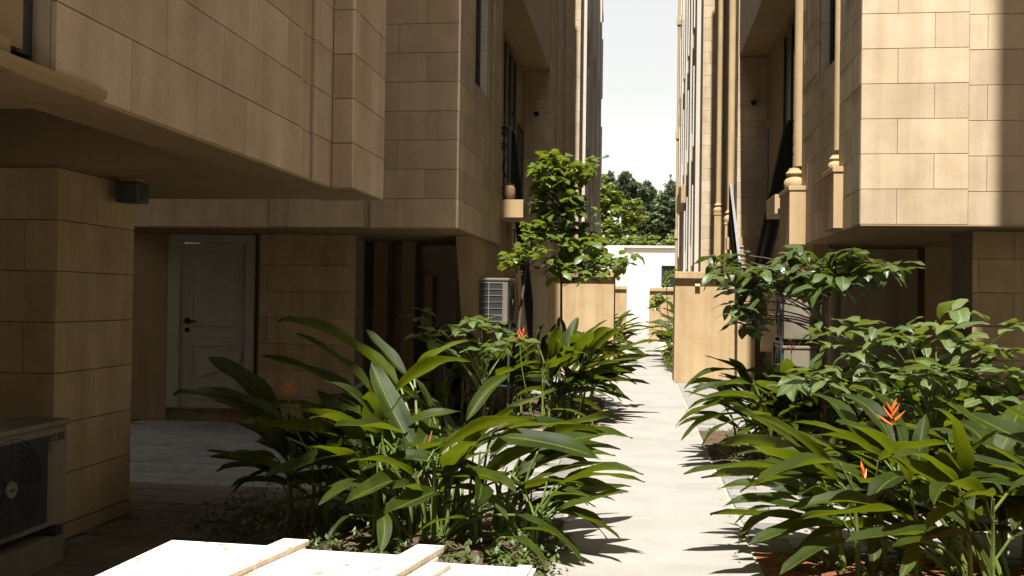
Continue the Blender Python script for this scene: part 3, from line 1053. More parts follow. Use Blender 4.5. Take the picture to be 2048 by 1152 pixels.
tbox('batten', .49, .525, -.8, -.02, .7372, .744, M['white'], M['boardedge'], None, .1, 0)
for x in (-.48, .48):
    for y in (-.7, -.1):
        tbox('leg', x - .03, x + .03, y - .03, y + .03, 0, .655, M['boardedge'])
tbox('frame', -.5, .5, -.78, -.06, .657, .711, M['boardedge'])

# ------------------------------------------------------------------ plants
LEAF_CACHE = {}


def leaf_mesh(material, kind, wid, arch, fold, seed, n=9):
    """one leaf of unit chord along +y, face up +z, with a midrib fold, arch and slightly wavy margin"""
    key = (material.name, kind, wid, arch, fold, seed, n)
    if key in LEAF_CACHE: return LEAF_CACHE[key]
    rr = random.Random(seed)
    pts = []
    a0 = arch / 2
    y = z = 0.0
    st = 1.0 / n
    for i in range(n + 1):
        pts.append((y, z))
        t = (i + .5) / n
        th = a0 - arch * (t ** 1.15)
        y += math.cos(th) * st; z += math.sin(th) * st
    Ly, Lz = pts[-1]
    ln = math.hypot(Ly, Lz); ang = math.atan2(Lz, Ly)
    ca, sa = math.cos(-ang) / ln, math.sin(-ang) / ln
    pts = [(p[0] * ca - p[1] * sa, p[0] * sa + p[1] * ca) for p in pts]
    vs = []; fs = []; uvs = []
    bend = rr.uniform(-.05, .05); tw = rr.uniform(-.5, .5)
    ph = rr.uniform(0, 6)
    for i, (py, pz) in enumerate(pts):
        s = i / n
        if kind == 'lance':
            w = (s ** .62) * ((1 - s) ** .72) * 2.5 + (.02 if 0 < s < 1 else .012)
            if s > .9: w *= .8
        elif kind == 'ovate':
            w = (s ** .55) * ((1 - s) ** .85) * 2.75 + .012
        else:
            w = (s ** .85) * ((1 - s) ** .5) * 2.6 + .012
        w *= wid / 2
        off = bend * math.sin(math.pi * s)
        tws = tw * (s - .3) * .6
        for k, q in enumerate((-1, -.55, 0, .55, 1)):
            wave = math.sin(s * 11 + ph + (1.5 if q > 0 else 0)) * .045 * abs(q) * wid * 1.4
            x = q * w * math.cos(fold)
            zz = abs(q) * w * math.sin(fold) + wave - (q * q * w * .18)
            x, zz = x * math.cos(tws) - zz * math.sin(tws), x * math.sin(tws) + zz * math.cos(tws)
            vs.append((x + off, py, pz + zz)); uvs.append((q * .5 + .5, s))
    for i in range(n):
        for k in range(4):
            a = i * 5 + k
            fs.append((a, a + 1, a + 6, a + 5))
    me = bpy.data.meshes.new('leaf')
    me.from_pydata(vs, [], fs)
    ul = me.uv_layers.new(name='UVMap')
    for lp_ in me.loops:
        ul.data[lp_.index].uv = uvs[lp_.vertex_index]
    for p in me.polygons: p.use_smooth = True
    me.materials.append(material)
    LEAF_CACHE[key] = me
    return me


def place_leaf(parent, me, base, tip, roll=0.0, wscale=1.0, name='leaf', face=None):
    base, tip = Vector(base), Vector(tip)
    d = tip - base; L = d.length
    yv = d.normalized()
    up = Vector((0, 0, 1)) if abs(yv.z) < .97 else Vector((0, -1, 0))
    if face is not None: up = Vector(face)
    xv = yv.cross(up).normalized(); zv = xv.cross(yv)
    if roll:
        q = Quaternion(yv, roll); xv = q @ xv; zv = q @ zv
    po = ORG[parent.name]
    loc = base - po
    m = Matrix(((xv.x * L * wscale, yv.x * L, zv.x * L, loc.x), (xv.y * L * wscale, yv.y * L, zv.y * L, loc.y), (xv.z * L * wscale, yv.z * L, zv.z * L, loc.z), (0, 0, 0, 1)))
    o = bpy.data.objects.new(name, me)
    COL.objects.link(o)
    o.parent = parent
    o.matrix_local = m
    return o


HV = [leaf_mesh(M['leaf'], 'lance', .25, a, f, s) for s, (a, f) in enumerate([(.35, .5), (.6, .6), (.85, .5), (.25, .65), (.5, .7), (1.1, .5), (.7, .35), (.15, .55), (.65, .75)])]


def flower(parent, p, size, rnd, lean=(0, 0, 1)):
    """heliconia head: red-orange pointed bracts fanning alternately from a bent stem"""
    f = MB()
    p = Vector(p)
    ax = Vector(lean).normalized()
    sd_ = Vector((rnd.uniform(-1, 1), rnd.uniform(-.5, .5), 0)).normalized()
    for k in range(6):
        t = k / 5
        b = p + ax * size * .55 * t
        s = 1 if k % 2 else -1
        d = (ax * (.75 + .5 * t) + sd_ * s * (1.0 - .6 * t) + Vector((rnd.uniform(-.2, .2), rnd.uniform(-.2, .2), 0))).normalized()
        e = b + d * size * (.62 - .22 * t)
        f.tube([b, b.lerp(e, .45) - Vector((0, 0, size * .03)), e], [size * .035, size * .055, size * .006], 5)
    return f.build('flower', M['orange'], parent)


def heliconia(label, c, heroes, shoots, spread, hgt, lf, seed, nl=(4, 6), face=None, flowers=(), stalks=0):
    """clump: measured outer leaves on their own stalks plus upright shoots that fill the middle"""
    rnd = random.Random(seed)
    t = thing('heliconia_plant', label, 'plant', (c[0], c[1], 0), 'heliconia clumps in the beds')
    for hrow in heroes:
        bx, by, tx, ty, yb, yt = hrow[:6]
        v = hrow[6] if len(hrow) > 6 else rnd.choice([0, 1, 4])
        wsc = hrow[7] if len(hrow) > 7 else 1.0
        roll = -.5 * abs(hrow[8]) if len(hrow) > 8 and hrow[8] > .45 else 0.0
        b, e = at(bx, by, yb), at(tx, ty, yt)
        place_leaf(t, HV[v], b, e, rnd.uniform(-.2, .2), wsc, face=(rnd.uniform(-.25, .25), rnd.uniform(-.1, .5) + roll, 1.0))
        gx = c[0] + (b.x - c[0]) * .35 + rnd.uniform(-.1, .1)
        gy = c[1] + (b.y - c[1]) * .35 + rnd.uniform(-.1, .1)
        g0 = Vector((gx, gy, 0))
        dirv = (b - e).normalized()
        mid = Vector((gx * .7 + b.x * .3, gy * .7 + b.y * .3, b.z * .75)) + dirv * .03
        m = MB(); m.tube(bez(g0, mid, b, 7), [.014, .013, .012, .011, .010, .009, .008, .007], 6)
        m.build('stem', M['stem'], t)
    for k in range(stalks):
        gx, gy = c[0] + rnd.gauss(0, spread[0] * .6), c[1] + rnd.gauss(0, spread[1] * .5)
        hh = hgt * rnd.uniform(.5, 1.05)
        m = MB(); m.tube(bez((gx, gy, 0), (gx, gy, hh * .5), (gx + rnd.uniform(-.12, .12), gy + rnd.uniform(-.1, .1), hh), 5), [.013, .012, .011, .009, .007, .004], 6)
        m.build('stem', M['redstem'] if rnd.random() < .06 else M['stem'], t)
    for k in range(shoots):
        a = rnd.uniform(0, 2 * math.pi); r = math.sqrt(rnd.random())
        p0 = Vector((c[0] + math.cos(a) * r * spread[0], c[1] + math.sin(a) * r * spread[1], 0))
        H = hgt * rnd.uniform(.6, 1.0)
        lean = Vector((math.cos(a) * r * .25 + rnd.uniform(-.12, .12), math.sin(a) * r * .25 + rnd.uniform(-.12, .12), 0))
        p1 = p0 + Vector((0, 0, H)) + lean * H
        m = MB()
        spine = bez(p0, p0 + Vector((0, 0, H * .55)), p1, 7)
        m.tube(spine, [.016, .015, .014, .013, .011, .009, .007, .005], 6)
        n = rnd.randint(*nl)
        todo = []
        out = math.atan2(p1.y - c[1], p1.x - c[0])
        for i in range(n):
            f = .35 + .65 * (i + .6) / n
            b0 = spine[min(7, int(f * 7))]
            az2 = out + rnd.uniform(-1.0, 1.0) + (math.pi * .9 if rnd.random() < .22 else 0)
            if face is not None and rnd.random() < .55: az2 = face + rnd.uniform(-1.0, 1.0)
            el = rnd.uniform(.3, .8) + f * .6 - r * .3
            pet = rnd.uniform(.08, .2)
            dv = Vector((math.cos(az2) * math.cos(el + .3), math.sin(az2) * math.cos(el + .3), math.sin(el + .3)))
            b = b0 + dv * pet
            L = lf * rnd.uniform(.7, 1.1)
            el2 = el - rnd.uniform(.2, .9)
            e = b + Vector((math.cos(az2) * math.cos(el2), math.sin(az2) * math.cos(el2), math.sin(el2))) * L
            if e.z < .05: e.z = .05 + rnd.uniform(0, .1)
            m.tube([b0, b], [.007, .006], 5)
            todo.append((b, e))
        m.build('stem', M['redstem'] if rnd.random() < .0 else M['stem'], t)
        for b, e in todo:
            place_leaf(t, rnd.choice(HV), b, e, rnd.uniform(-.3, .3), rnd.uniform(.85, 1.15), face=(rnd.uniform(-.5, .5), rnd.uniform(-.5, .6), 1))
    for (fx, fy, fyd, sz) in flowers:
        p = at(fx, fy, fyd)
        m = MB(); m.tube(bez((c[0] + (p.x - c[0]) * .5, p.y + .05, .05), (p.x, p.y + .05, p.z * .6), p, 6), .006, 5)
        m.build('flower_stalk', M['stem'], t)
        flower(t, p, sz, rnd, (rnd.uniform(-.3, .3), -.1, 1))
    return t


# near left clump in front of the white boards
heliconia('large heliconia clump with long arching leaves behind the white boards', (-1.25, 6.15), [
    (800, 772, 556, 640, 6.5, 6.9, 1, .85, .3), (748, 792, 592, 668, 6.3, 6.7, 0, .9, .3), (738, 816, 522, 712, 6.4, 6.6, 0, 1.0, .3),
    (815, 756, 732, 660, 6.6, 6.8, 3, .9, .4), (828, 748, 938, 682, 6.5, 6.2, 4, 1.35, -.5), (788, 790, 944, 722, 6.4, 6.2, 2, 1.0, -.2),
    (566, 872, 346, 788, 6.2, 6.6, 1, .9, .2), (562, 850, 416, 716, 6.4, 6.9, 0, .85, .3), (622, 968, 414, 902, 5.9, 6.0, 0, 1.0, .35),
    (600, 960, 432, 942, 6.2, 6.3, 1, 1.0), (618, 990, 462, 972, 6.3, 6.5, 1, 1.0), (830, 905, 742, 724, 6.2, 6.5, 3, 1.1, .9),
    (760, 872, 808, 788, 6.0, 6.1, 3, 1.2, .6), (778, 925, 655, 852, 6.0, 6.1, 0, 1.0, .3), (690, 880, 620, 838, 5.9, 5.7, 1, 1.2, .3),
    (955, 885, 1152, 852, 6.1, 6.3, 0, .9, -.3), (1030, 905, 1236, 830, 6.2, 6.5, 0, .8, -.35), (965, 862, 1116, 780, 6.2, 6.6, 0, .9, -.3),
    (1018, 985, 1196, 975, 5.8, 5.7, 4, 1.25, -.5), (1060, 985, 1176, 1010, 6.0, 6.0, 2, 1.1, -.2), (1060, 1005, 1214, 1076, 5.9, 5.8, 2, .95, -.3),
    (1030, 1030, 1172, 1134, 5.7, 5.5, 2, 1.0, -.2), (936, 1036, 822, 1078, 5.6, 5.4, 2, 1.1, .4), (765, 1022, 762, 1106, 5.5, 5.3, 1, 1.5, 0),
    (700, 1030, 655, 1085, 5.6, 5.4, 1, 1.2), (870, 915, 960, 980, 5.8, 5.6, 1, 1.0, -.2), (830, 900, 910, 960, 6.0, 5.9, 2, 1.1, 0),
    (655, 905, 560, 850, 6.2, 6.4, 1, 1.0, .2), (905, 880, 860, 795, 6.4, 6.7, 0, 1.1, 0), (1000, 960, 1100, 930, 6.3, 6.4, 1, 1.1, -.2),
    (900, 935, 985, 905, 6.0, 6.0, 4, 1.1, -.4), (740, 960, 640, 930, 5.8, 5.7, 1, 1.1, .4),
], 18, (.55, .32), .66, .66, 21, (3, 5), None, [(575, 790, 6.2, .12)], 26)
heliconia('low shaded heliconia at the dark left end of the near bed', (-2.2, 6.4), [
    (560, 905, 470, 845, 6.4, 6.8, 1, 1.0), (570, 935, 455, 1000, 6.2, 6.2, 2, 1.0)], 6, (.3, .3), .55, .62, 22, (3, 5))
heliconia('short heliconia at the path corner of the near left bed', (-.78, 5.75), [
    (1040, 1060, 1150, 1100, 5.6, 5.4, 2, .9, -.2), (1010, 1075, 1090, 1130, 5.5, 5.2, 1, .9)], 6, (.22, .3), .38, .5, 23, (3, 4), -.3)

# second left bed, below the sapling
heliconia('dense dark heliconia clump left of the path below the sapling', (-1.05, 12.3), [
    (1120, 770, 1265, 745, 12.0, 11.6, 1, .9, -.2), (1130, 720, 1262, 712, 12.2, 12.0, 1, .9), (1110, 690, 1232, 690, 12.4, 12.3, 0, .8),
    (1140, 700, 1156, 634, 12.2, 12.4, 4, 1.5, .6), (1075, 690, 1095, 632, 12.3, 12.5, 3, 1.1, .4), (1125, 790, 1228, 800, 11.8, 11.5, 2, 1.0),
    (1120, 800, 1222, 842, 11.6, 11.4, 2, .9), (1130, 780, 1236, 765, 11.9, 11.6, 2, 1.0), (1100, 820, 1190, 850, 11.4, 11.2, 2, 1.0)
], 20, (.55, .8), .82, .72, 31, (4, 6), -.6, [(1040, 684, 11.7, .2)])
heliconia('heliconia in deep shade beside the coil guarded air conditioner', (-2.0, 12.0), [], 12, (.45, .7), .78, .68, 32, (4, 5), -1.2)

# right beds
heliconia('broad heliconia clump with orange flower heads filling the near right corner', (2.0, 5.7), [
    (1702, 1046, 1497, 1092, 5.6, 5.3, 4, 1.25, .5), (1700, 1078, 1560, 1152, 5.4, 5.1, 4, 1.3, .5), (1640, 962, 1402, 957, 6.2, 6.2, 0, .9, .3),
    (1605, 985, 1436, 978, 6.4, 6.4, 1, 1.0, .3), (1598, 1000, 1446, 1013, 6.3, 6.2, 1, 1.0, .3), (1588, 1016, 1470, 1046, 6.2, 6.1, 2, 1.0, .3),
    (1575, 1022, 1476, 1088, 6.1, 5.9, 2, 1.0, .3), (1815, 945, 1640, 905, 5.9, 5.9, 2, 1.2, .4), (1842, 955, 1738, 1012, 5.6, 5.3, 5, 1.5, .5),
    (1838, 955, 1852, 828, 5.8, 5.9, 3, 1.3, .7), (1850, 1005, 1996, 862, 5.6, 5.6, 3, .8, -.7), (1850, 1010, 1948, 1078, 5.5, 5.3, 1, 1.2, -.4),
    (1900, 990, 2075, 1035, 5.7, 5.6, 5, 1.2, -.4), (1900, 1050, 1985, 1155, 5.4, 5.2, 1, 1.2, -.4), (1690, 985, 1600, 1048, 5.9, 5.8, 2, 1.2, .4),
    (1760, 975, 1690, 1030, 5.7, 5.5, 4, 1.2, .3), (1960, 1000, 2060, 960, 5.8, 5.9, 1, 1.0, -.3), (1795, 1010, 1735, 960, 5.9, 6.1, 1, 1.2, .3),
    (1740, 1060, 1745, 1150, 5.4, 5.2, 1, 1.2, .2), (1830, 1080, 1800, 1160, 5.2, 5.0, 1, 1.2, .2)
], 32, (.95, .42), .66, .66, 41, (4, 6), None, [(1730, 965, 5.7, .13), (1785, 850, 6.0, .17)])
heliconia('heliconia with fans of leaves reaching over the path at right of the yellow wall', (1.35, 9.5), [
    (1500, 752, 1410, 712, 9.4, 9.3, 0, .9, .3), (1492, 742, 1368, 776, 9.3, 9.1, 2, .8, .3), (1505, 768, 1376, 792, 9.2, 9.0, 1, .8, .3),
    (1482, 792, 1372, 822, 9.2, 9.0, 1, .9, .3), (1482, 803, 1352, 850, 9.0, 8.8, 1, .8, .3), (1490, 828, 1362, 880, 9.0, 8.8, 2, .9, .3),
    (1492, 836, 1402, 896, 8.9, 8.7, 2, .9, .3), (1520, 840, 1530, 780, 9.2, 9.3, 3, 1.2, .6), (1555, 860, 1490, 885, 8.9, 8.7, 1, 1.0, .3),
    (1590, 840, 1500, 830, 9.2, 9.1, 1, 1.0, .3), (1640, 880, 1600, 945, 8.8, 8.6, 2, 1.0, .3), (1650, 850, 1560, 890, 8.9, 8.8, 1, 1.0, .3),
    (1520, 770, 1600, 735, 9.4, 9.6, 0, 1.0, -.3)
], 22, (.45, .55), .62, .58, 42, (4, 6), 3.3, [(1583, 700, 9.8, .11)])
heliconia('heliconia in the shade behind the pale shrub at right', (2.5, 9.6), [
    (1760, 830, 1640, 812, 8.9, 8.8, 1, 1.0, .3), (1800, 850, 1690, 880, 8.8, 8.6, 1, 1.0, .3)], 24, (.9, .6), .72, .66, 43, (4, 6), -1.6)
heliconia('heliconia running out of the picture at the right edge', (3.0, 7.1), [], 14, (.45, .5), .65, .66, 44, (4, 6), -2.2)
# far pair
heliconia('small far heliconia against the left yellow wall end', (-.75, 23.3), [], 15, (.3, 1.7), 1.15, .6, 51, (4, 6), .1)
heliconia('small far heliconia between the path and right yellow wall', (.95, 23.0), [], 16, (.33, 1.9), 1.15, .6, 52, (4, 6), 3.0)


# ---- shrubs and saplings
def whorl_shrub(name, label, base, hubs, lmat, lsize, seed, wid=.42, nl=(5, 8), droop=.35, kind='ovate', trunkr=.02, category='shrub', maxparts=285, th=.6):
    """woody plant: a trunk, a curving branch to each leafy tip, leaves in loose whorls round the tips"""
    rnd = random.Random(seed)
    t = thing(name, label, category, base)
    vars_ = [leaf_mesh(lmat, kind, wid * rnd.uniform(.85, 1.2), a, rnd.uniform(.1, .4), seed * 10 + i, 6) for i, a in enumerate((.4, .8, 1.2, .6))]
    top = Vector(base) + Vector((0, 0, max(h.z for h in hubs) * th))
    tr = MB(); tr.tube([base, (base[0] + .02, base[1], top.z * .5), top], [trunkr, trunkr * .8, trunkr * .6], 7)
    tr.build('trunk', M['bark'], t)
    cnt = 0
    rest = MB(); rest_uv = []
    for h in hubs:
        f = min(1, max(.25, h.z / max(.1, top.z) * th)) * rnd.uniform(.8, 1)
        s0 = Vector(base).lerp(top, f)
        m = MB(); m.tube(bez(s0, s0.lerp(h, .5) + Vector((0, 0, .16 * (h - s0).length)), h, 6), [trunkr * .32, trunkr * .28, trunkr * .24, trunkr * .2, trunkr * .17, trunkr * .14, trunkr * .12], 5)
        m.build('branch', M['stem'] if trunkr < .03 else M['bark'], t)
        n = rnd.randint(*nl)
        a0 = rnd.uniform(0, 6.28)
        for k in range(n):
            az = a0 + 2 * math.pi * k / n + rnd.uniform(-.35, .35)
            el = rnd.uniform(-droop - .35, .35 - droop * .4)
            b = h + Vector((rnd.uniform(-1, 1), rnd.uniform(-1, 1), rnd.uniform(-.8, .5))) * lsize * .35
            L = lsize * rnd.uniform(.65, 1.15)
            e = b + Vector((math.cos(az) * math.cos(el), math.sin(az) * math.cos(el), math.sin(el))) * L
            me = rnd.choice(vars_)
            if cnt < maxparts:
                place_leaf(t, me, b, e, rnd.uniform(-.5, .5), rnd.uniform(.85, 1.15))
                cnt += 1
            else:
                o = (b, e, me, rnd.uniform(-.5, .5)); rest_uv.append(o)
    if rest_uv:
        vs = []; fs = []; uvs = []
        for b, e, me, roll in rest_uv:
            d = e - b; L = d.length; yv = d.normalized(); xv = yv.cross(Vector((0, 0, 1))).normalized(); zv = xv.cross(yv)
            q = Quaternion(yv, roll); xv = q @ xv; zv = q @ zv
            n0 = len(vs)
            for v in me.vertices: vs.append(b + (xv * v.co.x + yv * v.co.y + zv * v.co.z) * L - Vector(base))
            for p in me.polygons: fs.append([i + n0 for i in p.vertices])
            ul = me.uv_layers[0].data
            for p in me.polygons:
                for li in p.loop_indices: uvs.append(tuple(ul[li].uv))
        mm = bpy.data.meshes.new('foliage'); mm.from_pydata(vs, [], fs)
        ul = mm.uv_layers.new(name='UVMap')
        for i, q in enumerate(uvs): ul.data[i].uv = q
        for p in mm.polygons: p.use_smooth = True
        mm.materials.append(lmat)
        fo = link('foliage', mm, t); tag(fo, None, None, None, 'stuff')
    return t


def hubs_px(rows, seed, jit=8):
    rnd = random.Random(seed)
    out = []
    for px, py, yy, n in rows:
        for k in range(n):
            out.append(at(px + rnd.uniform(-jit, jit) * (1 if n > 1 else .2), py + rnd.uniform(-jit, jit) * (.6 if n > 1 else .2), yy + rnd.uniform(-.25, .25)))
    return out


# pale broad-leaved shrub, lower right
whorl_shrub('leafy_shrub', 'pale green broad leaved shrub spreading in front of the right undercroft', (2.1, 7.4, 0),
            hubs_px([(1650, 652, 7.6, 1), (1700, 650, 7.5, 1), (1760, 665, 7.4, 2), (1835, 690, 7.3, 2), (1900, 655, 7.3, 1), (1918, 606, 7.4, 1), (1945, 690, 7.2, 2), (1880, 745, 7.1, 2),
                     (1985, 700, 7.1, 2), (2020, 745, 7.0, 2), (1700, 705, 7.5, 2), (1640, 745, 7.5, 2), (1985, 800, 6.9, 1), (1800, 660, 7.4, 1), (1580, 760, 7.7, 1), (1740, 740, 7.3, 2), (1820, 740, 7.2, 2), (2040, 640, 7.1, 1), (1690, 770, 7.3, 2), (1780, 790, 7.2, 2), (1870, 640, 7.5, 1), (1930, 760, 7.0, 2), (1660, 690, 7.6, 1)], 1, 14),
            M['shrubleaf'], .23, 61, .40, (5, 8), .25, 'ovate', .02)
# glossy shrub above it, by the yellow wall
whorl_shrub('leafy_shrub', 'glossy drooping leaved shrub reaching across above the right bed', (1.6, 9.0, 0),
            hubs_px([(1500, 540, 9.2, 3), (1555, 525, 9.3, 3), (1600, 506, 8.8, 3), (1640, 545, 8.5, 3), (1690, 530, 8.4, 4), (1735, 528, 8.3, 4), (1772, 532, 8.3, 4), (1665, 515, 8.5, 3), (1715, 552, 8.3, 3), (1600, 545, 8.8, 3), (1440, 545, 9.1, 2), (1455, 520, 9.2, 2), (1500, 650, 9.2, 2), (1480, 615, 9.2, 2),
                     (1505, 630, 9.2, 2), (1455, 545, 9.2, 2), (1530, 580, 9.2, 3), (1570, 560, 9.3, 3), (1620, 575, 8.6, 2), (1480, 570, 9.2, 3), (1660, 570, 8.4, 2), (1700, 508, 8.4, 2)], 2, 16),
            M['glossleaf'], .20, 62, .40, (6, 8), .6, 'ovate', .032, maxparts=298, th=.97)
# pale shrub in the left bed
whorl_shrub('leafy_shrub', 'pale green shrub catching the sun before the coil guarded air conditioner', (-1.55, 9.9, 0),
            hubs_px([(845, 630, 9.6, 1), (860, 668, 9.6, 2), (905, 655, 9.7, 1), (925, 668, 9.6, 1), (962, 640, 9.7, 3), (1000, 655, 9.8, 2), (1032, 672, 9.9, 2), (985, 690, 9.6, 2), (900, 700, 9.7, 1)], 3, 12),
            M['shrubleaf'], .22, 63, .42, (5, 7), .3, 'ovate', .018)


def sapling(label, base, blobs, trunk_top, lmat, lsize, seed, trunkr, per=7, name='sapling_tree'):
    rnd = random.Random(seed)
    hubs = []
    for px, py, rx, ry, yy, n in blobs:
        for k in range(n):
            a = rnd.uniform(0, 6.28); r = math.sqrt(rnd.random())
            hubs.append(at(px + rx * r * math.cos(a), py + ry * r * math.sin(a), yy + rnd.uniform(-.55, .55)))
    rnd.shuffle(hubs)
    t = thing(name, label, 'tree', base)
    vars_ = [leaf_mesh(lmat, 'ovate', .56 * rnd.uniform(.85, 1.2), a, rnd.uniform(.05, .35), seed * 10 + i, 5) for i, a in enumerate((.4, .8, 1.2))]
    tt = Vector(trunk_top)
    tr = MB(); tr.tube([base, Vector(base).lerp(tt, .33) + Vector((.015, 0, 0)), Vector(base).lerp(tt, .66) + Vector((-.01, 0, 0)), tt], [trunkr, trunkr * .8, trunkr * .6, trunkr * .25], 7)
    tr.build('trunk', M['bark'], t)
    cnt = 0; rest = []
    for h in hubs:
        zz = min(tt.z * .97, max(1.5 if tt.z > 2 else .4, h.z - .15))
        s0 = Vector(base).lerp(tt, (zz - base[2]) / (tt.z - base[2]))
        m = MB(); m.tube(bez(s0, s0.lerp(h, .5) + Vector((0, 0, -.04)), h, 4), [.008, .007, .006, .005, .003], 4)
        m.build('branch', M['bark'], t)
        for k in range(rnd.randint(per - 2, per + 2)):
            az = rnd.uniform(0, 6.28); el = rnd.uniform(-.9, .35)
            b = h + (s0 - h) * rnd.uniform(0, .25) + Vector((rnd.uniform(-1, 1), rnd.uniform(-1, 1), rnd.uniform(-1, 1))) * lsize * .4
            e = b + Vector((math.cos(az) * math.cos(el), math.sin(az) * math.cos(el), math.sin(el))) * lsize * rnd.uniform(.6, 1.15)
            if cnt < 290:
                place_leaf(t, rnd.choice(vars_), b, e, rnd.uniform(-.6, .6)); cnt += 1
            else:
                rest.append((b, e, rnd.choice(vars_), rnd.uniform(-.6, .6)))
    if rest:
        vs = []; fs = []; uvs = []
        for b, e, me, roll in rest:
            d = e - b; L = d.length; yv = d.normalized(); xv = yv.cross(Vector((0, 0, 1))).normalized(); zv = xv.cross(yv)
            q = Quaternion(yv, roll); xv = q @ xv; zv = q @ zv
            n0 = len(vs)
            for v in me.vertices: vs.append(b + (xv * v.co.x + yv * v.co.y + zv * v.co.z) * L - Vector(base))
            ul = me.uv_layers[0].data
            for p in me.polygons:
                fs.append([i + n0 for i in p.vertices])
                for li in p.loop_indices: uvs.append(tuple(ul[li].uv))
        mm = bpy.data.meshes.new('foliage'); mm.from_pydata(vs, [], fs)
        ul = mm.uv_layers.new(name='UVMap')
        for i, q in enumerate(uvs): ul.data[i].uv = q
        for p in mm.polygons: p.use_smooth = True
        mm.materials.append(lmat)
        tag(link('foliage', mm, t), None, None, None, 'stuff')
    return t


sapling('slender sapling with sunlit top standing left of the path', (-1.03, 13.0, 0), [
    (1125, 335, 72, 28, 13.0, 32), (1120, 385, 66, 32, 13.0, 19), (1150, 440, 54, 46, 13.0, 13), (1095, 470, 40, 46, 13.0, 10), (1180, 505, 60, 30, 13.0, 14), (1245, 522, 28, 18, 12.8, 7),
    (1110, 530, 40, 14, 13.0, 5), (1190, 545, 38, 10, 12.9, 5), (1078, 430, 24, 34, 13.1, 9), (1200, 480, 24, 24, 13.0, 7)], at(1128, 345, 13.0), M['treeleaf'], .19, 71, .022)
sapling('small leafy sapling crowding the left landing below the clay jar', (-1.62, 12.4, 0), [
    (1045, 475, 30, 32, 12.3, 9), (1020, 515, 30, 14, 12.2, 5), (1070, 500, 20, 24, 12.3, 4)], at(1062, 470, 12.4), M['treeleaf'], .13, 72, .03)
sapling('spindly bush on the far side of the right yellow wall', (.85, 26.5, 0), [
    (1325, 590, 22, 12, 26.5, 6), (1335, 555, 10, 14, 26.5, 4), (1300, 610, 10, 14, 26.5, 4)], at(1332, 560, 26.5), M['treeleaf'], .22, 73, .02, 6)


# ---- ground cover in the beds
def ground_cover(label, zones, seed, lmat, size):
    rnd = random.Random(seed)
    vs = []; fs = []; uvs = []
    for (x0, x1, y0, y1, n, hh) in zones:
        for k in range(n):
            p = Vector((rnd.uniform(x0, x1), rnd.uniform(y0, y1), 0))
            H = hh * rnd.uniform(.3, 1)
            for q in range(rnd.randint(5, 9)):
                z = H * rnd.uniform(.1, 1)
                az = rnd.uniform(0, 6.28); el = rnd.uniform(-.3, .9)
                L = size * rnd.uniform(.6, 1.2)
                b = p + Vector((rnd.uniform(-.03, .03), rnd.uniform(-.03, .03), z))
                d = Vector((math.cos(az) * math.cos(el), math.sin(az) * math.cos(el), math.sin(el))) * L
                sv = d.cross(Vector((0, 0, 1))).normalized() * L * .26
                n0 = len(vs)
                vs += [b, b + d * .5 + sv, b + d, b + d * .5 - sv]
                fs.append((n0, n0 + 1, n0 + 2, n0 + 3)); uvs += [(.5, 0), (1, .5), (.5, 1), (0, .5)]
    me = bpy.data.meshes.new('ground_cover'); me.from_pydata(vs, [], fs)
    ul = me.uv_layers.new(name='UVMap')
    for i, q in enumerate(uvs): ul.data[i].uv = q
    me.materials.append(lmat)
    return tag(link('ground_cover', me), label, 'weeds', None, 'stuff')


ground_cover('small leafy weeds on the soil of the near left bed', [(-2.75, -2.0, 5.6, 7.0, 110, .2), (-2.1, -.5, 5.2, 7.0, 260, .12), (-.8, -.4, 4.9, 6.2, 70, .14)], 81, M['shrubleaf'], .05)
ground_cover('small leafy weeds on the soil under the left sapling', [(-2.6, -.48, 11.3, 14.5, 260, .2)], 82, M['shrubleaf'], .055)
ground_cover('small leafy weeds on the soil of the right beds', [(.75, 3.2, 4.9, 6.0, 120, .14), (.75, 3.5, 8.8, 11.2, 260, .2)], 83, M['shrubleaf'], .05)
ground_cover('small leafy weeds beside the far path', [(-.9, -.45, 21, 26, 200, .22), (.6, 1.1, 20.6, 26, 260, .26)], 84, M['treeleaf'], .08)


